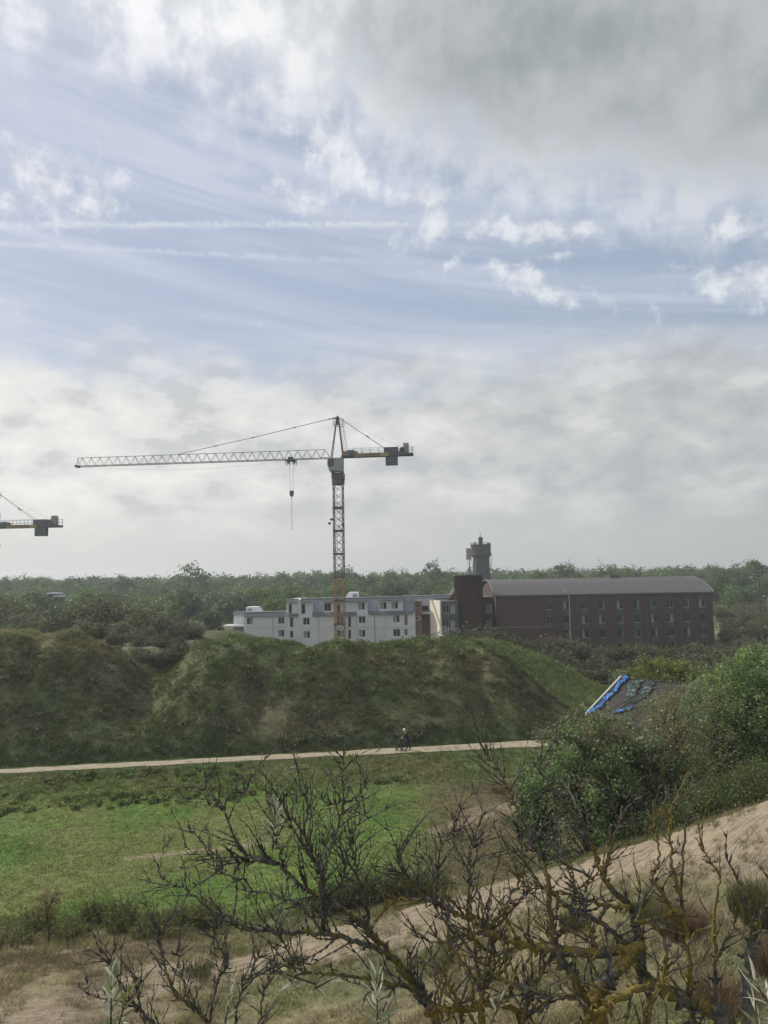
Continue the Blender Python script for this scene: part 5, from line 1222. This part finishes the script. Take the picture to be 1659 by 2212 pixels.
# ------------------------------------------------------------------ the far wood
FC = [[(.075, .125, .052), (.09, .145, .06)], [(.052, .09, .045), (.062, .10, .05)], [(.115, .165, .06), (.092, .145, .052)], [(.068, .105, .058), (.085, .12, .065)]]
VT = variants('wood', 8, 3.4, 3.4, .8, 7.2, 60, 2600, .55, .62, FC, 500, .2, MFAR)
def wood():
    rng = random.Random(21)
    zones = [(-1e9, 430, 'round green tree in the far wood at the left of the picture', 'far wood at the left'),
             (430, 720, 'round green tree in the far wood left of the crane mast', 'far wood left of the crane'),
             (720, 1040, 'round green tree in the far wood between crane and water tower', 'far wood behind the white block'),
             (1040, 1540, 'round green tree in the far wood above the curved roof', 'far wood behind the brick block'),
             (1540, 1e9, 'round green tree in the far wood right of the brick block', 'far wood at the right')]
    n = 0; pts = []
    tries = 0
    while n < 292 and tries < 9000:
        tries += 1
        px = rng.uniform(-60, 1720); Y = 168 + 200 * rng.random() ** 1.1; x = (px - CX) / F * Y
        if 1000 < px < 1560 and Y < 235: continue
        if 460 < px < 1000 and Y < 180: continue
        if px > 1540 and Y < 240: continue
        if px < 460 and rng.random() < .15: Y = rng.uniform(125, 170); x = (px - CX) / F * Y
        if any((x - a) ** 2 + (Y - b) ** 2 < 4.2 ** 2 for a, b in pts): continue
        pts.append((x, Y)); zb = hz(x, Y); s = rng.uniform(.75, 1.2) * (.75 if Y < 170 else 1)
        lab, grp = next((z[2], z[3]) for z in zones if z[0] <= px < z[1]); tv = rng.randrange(8)
        lab = lab.replace('round green', ('front row ' if Y < 230 else ('middle row ' if Y < 300 else 'back row ')) + ('mid green', 'dark green', 'yellowish green', 'grey green')[tv % 4])
        plant('wood_tree', VT[tv], lab, 'tree', grp, x, Y, zb - .4, s * rng.uniform(.95, 1.25), s * rng.uniform(.85, 1.1), rng.uniform(0, 6.28), trunk=False); n += 1
    # a few crowns that break the skyline
    for px, py, Y, s, lab in [(265, 1248, 330, 1.0, 'ragged tree standing out on the skyline at left'), (420, 1240, 320, 1.15, 'broad tree hump on the skyline left of the crane jib'), (745, 1230, 330, 1.1, 'rounded tree on the skyline beside the crane mast'), (940, 1232, 330, 1.0, 'rounded tree on the skyline left of the water tower'), (1215, 1229, 330, 1.1, 'broad tree on the skyline above the curved roof'), (1310, 1231, 330, 1.0, 'bushy tree on the skyline above the roof vent')]:
        p = at(px, py, Y); zb = hz(p[0], Y); h = p[2] - zb + 1.2; plant('skyline_tree', VT[int(px) % 8], lab, 'tree', None, p[0], Y, zb - .6, h / 7.2 * s, h / 7.0, px, False)
    # everything farther off reads as one mass
    g = np.random.default_rng(77); V = []; Fc = []; Cc = []; off = 0
    for k in range(1150):
        Y = 190 + 520 * g.random() ** .9; px = g.uniform(-250, 1900); x = (px - CX) / F * Y
        if 990 < px < 1560 and Y < 240: continue
        if px > 1540 and Y < 250: continue
        s = g.uniform(.7, 1.15); v, f, c, _ = crown_np(g, 3.9 * s, 3.9 * s, .5, 6.6 * s, 22, 190, 1.25, .8, FC[k % 4], .6)
        v[:, 0] += x; v[:, 1] += Y; v[:, 2] += hz(x, Y) - .5; V.append(v); Fc.append(f + off); Cc.append(c); off += len(v)
    tag(link('woodland', mesh_np('woodland', np.concatenate(V), np.concatenate(Fc), np.concatenate(Cc)), MFAR), 'distant mass of green woodland along the horizon', None, None, 'stuff')
    # small pale roof glimpsed in the wood at left
    for px, py, w, lab in [(113, 1281, 20, 'small pale roof glimpsed among the trees at far left'), (123, 1287, 11, 'lower pale roof edge glimpsed beside the larger one at far left')]:
        p = at(px, py, 185); a = w / F * 185 / 2; t = thing('cabin', lab, 'cabin', (p[0], 185, p[2] - 3)); MB().box(-a, a, 0, 3, 0, 2.7).build('wall', M_PANEL, t); MB().prism([(-a - .2, 2.7), (a + .2, 2.7), (a + .1, 3.1), (-a - .1, 3.1)], -.3, 3.3).build('roof', M_WHITE, t)
wood()

# ------------------------------------------------------------------ sea buckthorn in the foreground
def catmull(P, m=7):
    P = [np.asarray(p, float) for p in P]; Q = [2 * P[0] - P[1]] + P + [2 * P[-1] - P[-2]]; out = []
    for i in range(1, len(Q) - 2):
        for t in np.linspace(0, 1, m, endpoint=False):
            a, b, c, d = Q[i - 1:i + 3]; out.append(.5 * ((2 * b) + (c - a) * t + (2 * a - 5 * b + 4 * c - d) * t * t + (3 * b - a - 3 * c + d) * t ** 3))
    out.append(P[-1]); return out
BR = random.Random(4); BN = np.random.default_rng(4)
def twig(mb, p, d, L, r, depth, lich=0.0, knob=.010):
    """a knobbly twig: beaded buds, a slight zigzag, spur thorns"""
    n = max(4, int(L / .0095)); pts = [p]; rad = [r]; q = p.copy(); dd = d / np.linalg.norm(d); bend = BN.normal(size=3) * .05
    for i in range(n):
        dd = dd + BN.normal(size=3) * .085 + bend * .14 + np.array([0, 0, .012]); dd /= np.linalg.norm(dd); q = q + dd * (L / n)
        f = (i + 1) / n; b = 1.95 if i % 2 == 0 and i < n - 2 else .8
        pts.append(q.copy()); rad.append(r * (1 - .78 * f) * b * BR.uniform(.85, 1.25))
    mb.tube(pts, rad, 5, False)
    if depth > 0:
        k = max(1, int(L / .062))
        for j in range(k):
            i = BR.randint(1, n - 1); t = pts[min(i + 1, n)] - pts[i - 1]; t /= np.linalg.norm(t) + 1e-9
            s = np.cross(t, BN.normal(size=3)); s /= np.linalg.norm(s) + 1e-9
            twig(mb, pts[i], s * .6 + t * .8 + np.array([0, 0, .2]), L * BR.uniform(.25, .6), r * .7, depth - 1)
    for j in range(int(L / .09)):
        i = BR.randint(1, n - 1); t = pts[min(i + 1, n)] - pts[i - 1]; t /= np.linalg.norm(t) + 1e-9; s = np.cross(t, BN.normal(size=3)); s /= np.linalg.norm(s) + 1e-9
        e = pts[i] + (s + t * .4) * BR.uniform(.008, .022); mb.tube([pts[i], e], [r * .55, r * .12], 4, False)
def limb(root, line, Y0, Y1, r0, r1, mat, twigs, tl, lump=.18, tw_mat=None, up=.35, depth=1):
    n = len(line); P = [at(px, py, Y0 + (Y1 - Y0) * i / (n - 1)) for i, (px, py) in enumerate(line)]
    P = catmull(P, 8); m = len(P); P = [p + BN.normal(size=3) * .0022 for p in P]
    rad = []
    for i in range(m):
        f = i / (m - 1); rad.append((r0 * (1 - f) ** 1.3 + r1 * (1 - (1 - f) ** 1.3)) * .64 * (1 + lump * (BR.random() - .35)))
    mb = MB(); mb.tube(P, rad, 8, True)
    o = mb.build('branch', mat, root, True, True)
    tb = MB(); tot = sum(np.linalg.norm(P[i + 1] - P[i]) for i in range(m - 1))
    for k in range(int(twigs * 1.35)):
        i = min(m - 2, max(1, int(m * BR.uniform(.06, .99)))); t = P[min(i + 1, m - 1)] - P[i - 1]; t /= np.linalg.norm(t) + 1e-9
        s = np.cross(t, BN.normal(size=3)); s /= np.linalg.norm(s) + 1e-9; s[1] *= .7
        L = tl * BR.uniform(.45, 1.6); twig(tb, P[i] , s * .8 + t * .55 + np.array([0, 0, up]), L, min(.0025, max(.0014, r1 * .65)) * BR.uniform(.75, 1.25), depth)
    # lumps of lichen and old spurs on the limb itself
    for k in range(int(tot / .03)):
        i = BR.randint(1, m - 2); t = P[i + 1] - P[i - 1]; t /= np.linalg.norm(t) + 1e-9; s = np.cross(t, BN.normal(size=3)); s /= np.linalg.norm(s) + 1e-9; rr = rad[i]
        tb.tube([P[i] + s * rr * .6, P[i] + s * (rr + .004), P[i] + s * (rr + BR.uniform(.006, .016)) + t * .004], [rr * .5 + .001, rr * .4 + .001, .0012], 5, True)
    tw = tb.mesh('twigs', tuple(root.location), True); tag(link('twigs', tw, tw_mat or mat, o), kind='stuff')
    return P
LEAF = None
def leaf_mesh(cup=.12):
    n = 6; vs = []
    for i in range(n + 1):
        f = i / n; w = .075 * math.sin(math.pi * (f * .92 + .06)) ** .8; z = cup * math.sin(f * 2.2) * .35 - .1 * f * f
        vs += [(-w, f, z + w * .5), (0, f, z), (w, f, z + w * .5)]
    fs = []
    for i in range(n):
        for j in range(2): a = i * 3 + j; fs.append([a, a + 1, a + 4, a + 3])
    return mesh_np('leaf', np.array(vs), np.array(fs), None, True)
def leaf_material(name, top, back):
    m, b = newmat(name); g = S.nt.nodes.new('ShaderNodeNewGeometry'); co = objco(); n = noise(co, 9, 4, .6)
    c = mixc(S(g.outputs['Backfacing']), top, back); c = colscale(c, sstep(n, .3, .7, .8, 1.2)); lk(c, b.inputs['Base Color']); b.inputs['Roughness'].default_value = .5
    t = S.nt.nodes.new('ShaderNodeBsdfTranslucent'); lk(c, t.inputs[0]); mx = S.nt.nodes.new('ShaderNodeMixShader'); mx.inputs[0].default_value = .3
    S.nt.links.new(b.outputs[0], mx.inputs[1]); S.nt.links.new(t.outputs[0], mx.inputs[2]); S.nt.links.new(mx.outputs[0], S.nt.nodes['Material Output'].inputs[0]); return m
M_LF = leaf_material('silver_leaf', (.24, .27, .14), (.60, .62, .52)); M_LFG = leaf_material('green_leaf', (.20, .24, .06), (.30, .32, .13)); M_LFD = leaf_material('withered_leaf', (.10, .075, .05), (.14, .11, .08))
LM = {}
for k_, m_ in (('s', M_LF), ('g', M_LFG), ('d', M_LFD)): LM[k_] = leaf_mesh(.12 if k_ != 'd' else .5); LM[k_].materials.append(m_)
def sprig(root, px, py, Y, n, L, kind, seed, axis=(0, 0, 1), length=.10):
    rng = np.random.default_rng(seed); base = at(px, py, Y); ax = np.array(axis, float); ax /= np.linalg.norm(ax)
    mb = MB(); mb.tube([base - ax * length * .6, base, base + ax * length * .7], [.0028, .0024, .001], 5); o = mb.build('sprig', M_TWIG, root, True)
    for i in range(n):
        f = (i + .5) / n; a = i * 2.4 + rng.uniform(-.4, .4); s = np.array([math.cos(a), math.sin(a), 0]); s = s - ax * (s @ ax); s /= np.linalg.norm(s)
        dr = s * (1.05 - .75 * f) + ax * (.25 + .9 * f) + rng.normal(size=3) * .12 + (np.array([0, 0, -.7]) if kind == 'd' else 0); dr /= np.linalg.norm(dr)
        p = base + ax * length * (-.5 + 1.2 * f); l = link('leaf', LM[kind], None, o); ll = (L if Y < 1.4 else L * .72) * rng.uniform(.65, 1.15)
        yv = Vector(dr); xv = yv.cross(Vector(rng.normal(size=3))).normalized(); zv = xv.cross(yv)
        if zv.z < 0 and rng.random() < .7: xv, zv = -xv, -zv
        mt = Matrix((xv, yv, zv)).transposed().to_4x4(); mt = Matrix.Translation(Vector(p) - root.location) @ mt @ Matrix.Scale(ll, 4); l.matrix_local = mt

def bushes():
    gz = lambda px, Y: tuple(at(px, 2300, Y)[:2]) + (13.2,)
    # --- left, grey-twigged bush
    A = thing('buckthorn_bush', 'mostly bare grey twigged sea buckthorn bush arching from bottom centre to the left', 'bush', gz(960, 2.0))
    base = at(985, 2420, 2.05)
    LA = [([(990, 2420), (960, 2280), (945, 2212), (925, 2165), (895, 2125), (860, 2085), (830, 2050), (800, 2015), (765, 1980), (700, 1940), (650, 1915), (615, 1880), (590, 1862), (530, 1860), (475, 1870)], 2.05, 2.15, .026, .004, M_LICH1, 26, .13),
          ([(832, 2055), (775, 2035), (700, 2015), (615, 2015), (560, 2010), (525, 2008), (475, 1990), (405, 1980)], 2.05, 2.0, .012, .003, M_LICH1, 16, .11),
          ([(915, 2150), (880, 2132), (830, 2125), (780, 2112), (700, 2105), (640, 2095), (570, 2065)], 2.05, 1.95, .010, .003, M_LICH1, 12, .10),
          ([(590, 1860), (530, 1845), (510, 1820), (480, 1740), (435, 1700)], 2.12, 2.15, .005, .002, M_TWIG, 16, .10),
          ([(480, 1745), (505, 1710), (520, 1670)], 2.15, 2.15, .0035, .0014, M_TWIG, 4, .04), ([(505, 1712), (530, 1708), (545, 1675), (580, 1630)], 2.15, 2.15, .0035, .0012, M_TWIG, 5, .05),
          ([(495, 1865), (450, 1835), (405, 1785)], 2.14, 2.2, .0042, .0018, M_TWIG, 6, .07), ([(480, 1742), (450, 1738), (400, 1728)], 2.15, 2.2, .003, .001, M_TWIG, 2, .04),
          ([(545, 2010), (500, 1980), (450, 1962), (400, 1920), (380, 1912), (345, 1890), (352, 1840), (357, 1805)], 2.0, 2.05, .0052, .0013, M_TWIG, 14, .08),
          ([(700, 1940), (690, 1880), (650, 1820), (625, 1770), (600, 1710)], 2.1, 2.15, .007, .002, M_TWIG, 22, .12), ([(690, 1885), (660, 1800), (665, 1740), (640, 1700)], 2.1, 2.05, .006, .002, M_TWIG, 14, .11),
          ([(700, 2012), (695, 1920), (710, 1845), (735, 1770), (740, 1695), (741, 1610)], 2.05, 2.05, .009, .0015, M_TWIG, 24, .11),
          ([(738, 1735), (700, 1730), (670, 1675)], 2.05, 2.0, .004, .0015, M_TWIG, 6, .06), ([(739, 1738), (775, 1715), (802, 1675)], 2.05, 2.1, .004, .0013, M_TWIG, 5, .05), ([(736, 1760), (770, 1745), (800, 1698)], 2.05, 2.1, .0036, .0013, M_TWIG, 4, .05),
          ([(800, 2015), (785, 1930), (765, 1860), (760, 1800), (795, 1755)], 2.08, 2.1, .0075, .002, M_TWIG, 20, .11), ([(615, 1885), (600, 1830), (585, 1760), (572, 1700)], 2.14, 2.15, .0045, .0015, M_TWIG, 14, .09),
          ([(530, 1860), (520, 1900), (470, 1880), (430, 1850), (400, 1830)], 2.13, 2.05, .004, .0015, M_TWIG, 10, .08), ([(700, 1942), (740, 1900), (750, 1840), (790, 1790)], 2.1, 2.12, .006, .0018, M_TWIG, 18, .1),
          ([(700, 2015), (650, 1960), (600, 1935), (540, 1925)], 2.03, 2.02, .005, .0018, M_TWIG, 14, .09), ([(640, 2095), (600, 2010), (590, 1940)], 1.98, 1.96, .0045, .0018, M_TWIG, 10, .09)]
    for l in LA: limb(A, l[0], l[1], l[2], l[3], l[4], l[5], l[6], l[7], tw_mat=M_TWIG if l[5] is M_TWIG else M_TWIG)
    for a in [(592, 1795, 2.12, 26, .075, 's', 1, (.1, -.1, 1), .09), (585, 1745, 2.14, 7, .05, 's', 2, (0, 0, 1), .05), (575, 1690, 2.15, 6, .04, 'g', 3, (.1, 0, 1), .04), (640, 1650, 2.05, 7, .05, 'd', 4, (-.3, 0, 1), .04), (408, 1783, 2.2, 5, .035, 'g', 5, (-.4, 0, 1), .02),
              (640, 2112, 1.97, 12, .07, 's', 6, (-.9, 0, .3), .09), (700, 2125, 2.0, 6, .06, 's', 7, (.8, 0, .4), .05), (460, 2035, 1.95, 8, .04, 'd', 8, (.2, 0, 1), .05), (815, 2195, 1.85, 34, .075, 's', 9, (0, 0, 1), .12), (640, 1720, 2.05, 5, .035, 'd', 10, (0, 0, 1), .03)]: sprig(A, *a)
    # --- small bush at the lower left
    B = thing('buckthorn_bush', 'small low sea buckthorn bush at the bottom left with pale leaf tufts', 'bush', gz(430, 1.9))
    for l in [([(520, 2330), (490, 2250), (450, 2212), (425, 2180), (385, 2150), (360, 2100), (345, 2050), (345, 2020), (378, 1970)], 1.9, 1.95, .012, .0014, M_LICH1, 22, .09),
              ([(480, 2330), (380, 2260), (325, 2205), (285, 2165), (260, 2125), (235, 2080), (215, 2058)], 1.9, 1.9, .009, .0014, M_TWIG, 18, .09), ([(300, 2185), (250, 2160), (195, 2150), (188, 2115)], 1.9, 1.85, .004, .0012, M_TWIG, 5, .05),
              ([(450, 2215), (470, 2120), (490, 2080), (470, 2040), (465, 2005)], 1.92, 1.95, .006, .0015, M_TWIG, 16, .08), ([(500, 2260), (520, 2150), (545, 2100), (560, 2060)], 1.92, 1.9, .006, .0015, M_TWIG, 16, .08), ([(540, 2330), (560, 2220), (570, 2140), (600, 2080)], 1.95, 1.95, .006, .0016, M_TWIG, 16, .09),
              ([(345, 2022), (320, 2010), (300, 1998)], 1.95, 1.95, .003, .0012, M_TWIG, 2, .03), ([(420, 2190), (400, 2140), (390, 2090), (385, 2050)], 1.9, 1.88, .004, .0014, M_TWIG, 10, .07), ([(380, 2260), (330, 2240), (300, 2170), (300, 2110)], 1.9, 1.86, .005, .0014, M_TWIG, 12, .08)]:
        limb(B, *l, tw_mat=M_TWIG)
    for a in [(240, 2185, 1.86, 30, .07, 's', 21, (0, 0, 1), .12), (262, 2195, 1.83, 14, .06, 'g', 22, (.3, 0, 1), .09), (490, 2190, 1.9, 16, .055, 's', 23, (.2, 0, 1), .06), (303, 2002, 1.95, 5, .035, 'd', 24, (-.2, 0, .6), .02), (462, 2010, 1.95, 4, .035, 'd', 25, (-.2, 0, .6), .02)]: sprig(B, *a)
    # --- right, lichen-covered bush
    Cb = thing('buckthorn_bush', 'gnarled sea buckthorn bush crusted with yellow lichen at the bottom right', 'bush', gz(1330, 1.9))
    L1, L2, TW = M_LICH1, M_LICH2, M_TWIG
    for l in [([(1640, 2330), (1570, 2212), (1530, 2175), (1475, 2155), (1405, 2125), (1385, 2100), (1385, 2050), (1375, 2000), (1360, 1960), (1305, 1900), (1285, 1840), (1255, 1770), (1200, 1715), (1150, 1640)], 1.75, 1.95, .034, .003, L1, 26, .11),
              ([(1300, 2420), (1295, 2212), (1290, 2160), (1310, 2115), (1350, 2078), (1385, 2040)], 1.75, 1.8, .026, .018, L2, 6, .10),
              ([(1297, 2260), (1250, 2130), (1210, 2070), (1195, 2030), (1185, 1930), (1180, 1880), (1155, 1830), (1140, 1800), (1110, 1735), (1080, 1670), (1045, 1625)], 1.8, 1.95, .018, .002, L1, 28, .12),
              ([(1520, 2420), (1495, 2210), (1490, 2145), (1485, 2045), (1470, 1945), (1450, 1860), (1447, 1785), (1450, 1745), (1485, 1670)], 1.8, 1.9, .015, .002, L2, 16, .10),
              ([(1482, 2030), (1425, 1920), (1405, 1890), (1425, 1855), (1415, 1795), (1410, 1730)], 1.85, 1.9, .009, .002, L2, 8, .08), ([(1600, 2400), (1615, 2125), (1620, 2045), (1630, 2000), (1610, 1930), (1565, 1845)], 1.75, 1.8, .018, .003, L1, 9, .08),
              ([(1630, 2000), (1659, 1940), (1690, 1860)], 1.78, 1.8, .009, .003, L1, 4, .08), ([(1560, 2400), (1545, 2210), (1545, 2070), (1540, 1990), (1555, 1900), (1530, 1855), (1500, 1810)], 1.85, 1.9, .012, .002, L2, 12, .09),
              ([(1385, 2045), (1270, 2060), (1170, 2045), (1110, 2035), (1055, 2015), (1020, 1990), (965, 1965), (935, 1945), (860, 1945), (830, 1955)], 1.8, 2.0, .017, .004, L2, 24, .12),
              ([(1060, 2420), (1040, 2195), (1045, 2120), (1065, 2055), (1060, 1995)], 1.85, 1.9, .016, .005, L2, 14, .11), ([(920, 2190), (945, 2180), (1010, 2180), (1070, 2170), (1150, 2190)], 1.9, 1.85, .014, .010, L2, 10, .09),
              ([(940, 1962), (945, 1900), (950, 1840), (980, 1790), (995, 1755)], 1.97, 2.0, .006, .0018, TW, 18, .10), ([(1010, 1985), (1015, 1880), (1020, 1830), (1045, 1740)], 1.95, 2.0, .006, .0018, TW, 18, .10), ([(965, 1965), (900, 1910), (860, 1860), (880, 1800)], 1.97, 1.98, .005, .0018, TW, 16, .10),
              ([(1360, 1960), (1280, 1950), (1190, 1920), (1125, 1918)], 1.85, 1.9, .009, .003, L2, 12, .09), ([(1290, 2060), (1270, 1980), (1245, 1920), (1225, 1870), (1210, 1835)], 1.82, 1.88, .008, .003, L1, 10, .09), ([(1285, 1900), (1175, 1845), (1080, 1835)], 1.9, 1.95, .006, .002, TW, 10, .08),
              ([(1305, 1900), (1330, 1800), (1345, 1740)], 1.9, 1.9, .006, .002, L1, 6, .07), ([(1470, 1940), (1478, 1820), (1487, 1720)], 1.86, 1.88, .006, .0018, L1, 5, .06), ([(1285, 2160), (1200, 2150), (1120, 2130), (1060, 2100), (1020, 2060)], 1.78, 1.85, .011, .004, L2, 16, .10),
              ([(1405, 2125), (1330, 2160), (1270, 2200), (1200, 2230)], 1.74, 1.7, .013, .009, L2, 10, .08), ([(1370, 1990), (1420, 1985), (1470, 1960)], 1.8, 1.82, .008, .005, L2, 6, .07), ([(1190, 1925), (1230, 1960), (1290, 1990), (1360, 2045)], 1.88, 1.82, .008, .010, L1, 8, .08), ([(1060, 2000), (1100, 1940), (1130, 1880), (1120, 1800)], 1.9, 1.95, .007, .002, L1, 14, .10),
              ([(1065, 2060), (1000, 2020), (950, 2040), (890, 2010)], 1.9, 1.92, .007, .003, L2, 12, .10), ([(1545, 2075), (1580, 2010), (1590, 1960)], 1.86, 1.85, .006, .002, L1, 5, .07), ([(1140, 2420), (1130, 2220), (1150, 2140), (1195, 2060)], 1.8, 1.85, .012, .006, L1, 12, .10), ([(1420, 2420), (1400, 2260), (1410, 2160), (1440, 2080), (1430, 2000)], 1.7, 1.75, .013, .005, L2, 12, .09),
              ([(980, 2420), (1000, 2260), (990, 2170), (960, 2100), (975, 2030)], 1.85, 1.9, .009, .003, L2, 16, .10), ([(1195, 2040), (1230, 1990), (1240, 1930), (1300, 1880), (1320, 1820)], 1.85, 1.88, .007, .002, L2, 12, .09), ([(1110, 1740), (1100, 1700), (1045, 1690)], 1.93, 1.95, .0035, .0013, TW, 3, .05)]:
        limb(Cb, *l, lump=.42 if l[5] is L2 else .25, tw_mat=L1 if l[5] is L2 else TW)
    for a in [(1008, 2110, 1.9, 14, .05, 's', 31, (.6, 0, .7), .07), (1150, 2105, 1.85, 22, .045, 'g', 32, (0, 0, 1), .10), (1095, 2060, 1.9, 10, .035, 'g', 33, (.2, 0, 1), .06), (1070, 2190, 1.8, 9, .055, 's', 34, (.4, 0, .8), .06), (1665, 2175, 1.3, 10, .045, 's', 35, (-.5, 0, .8), .09), (1640, 2228, 1.35, 8, .045, 's', 36, (-.2, 0, 1), .06),
              (840, 2200, 1.9, 10, .05, 's', 37, (0, 0, 1), .05), (1440, 2200, 1.7, 8, .05, 'g', 38, (0, 0, 1), .05), (1180, 2170, 1.8, 8, .05, 's', 39, (.5, 0, .6), .05)]: sprig(Cb, *a)
bushes()

# ------------------------------------------------------------------ haze
def haze():
    o = MB().box(-4200, 4200, -40, 2600, -12, 52).build('haze', None); tag(o, 'thin pale haze in the air over the dunes', None, None, 'stuff')
    m = bpy.data.materials.new('thin_haze'); m.use_nodes = True; nt = m.node_tree; nt.nodes.clear(); out = nt.nodes.new('ShaderNodeOutputMaterial'); v = nt.nodes.new('ShaderNodeVolumePrincipled')
    v.inputs['Color'].default_value = (.93, .96, 1, 1); v.inputs['Density'].default_value = HAZE; v.inputs['Anisotropy'].default_value = .35; nt.links.new(v.outputs[0], out.inputs['Volume'])
    o.data.materials.append(m)
HAZE = 0.00045
haze()
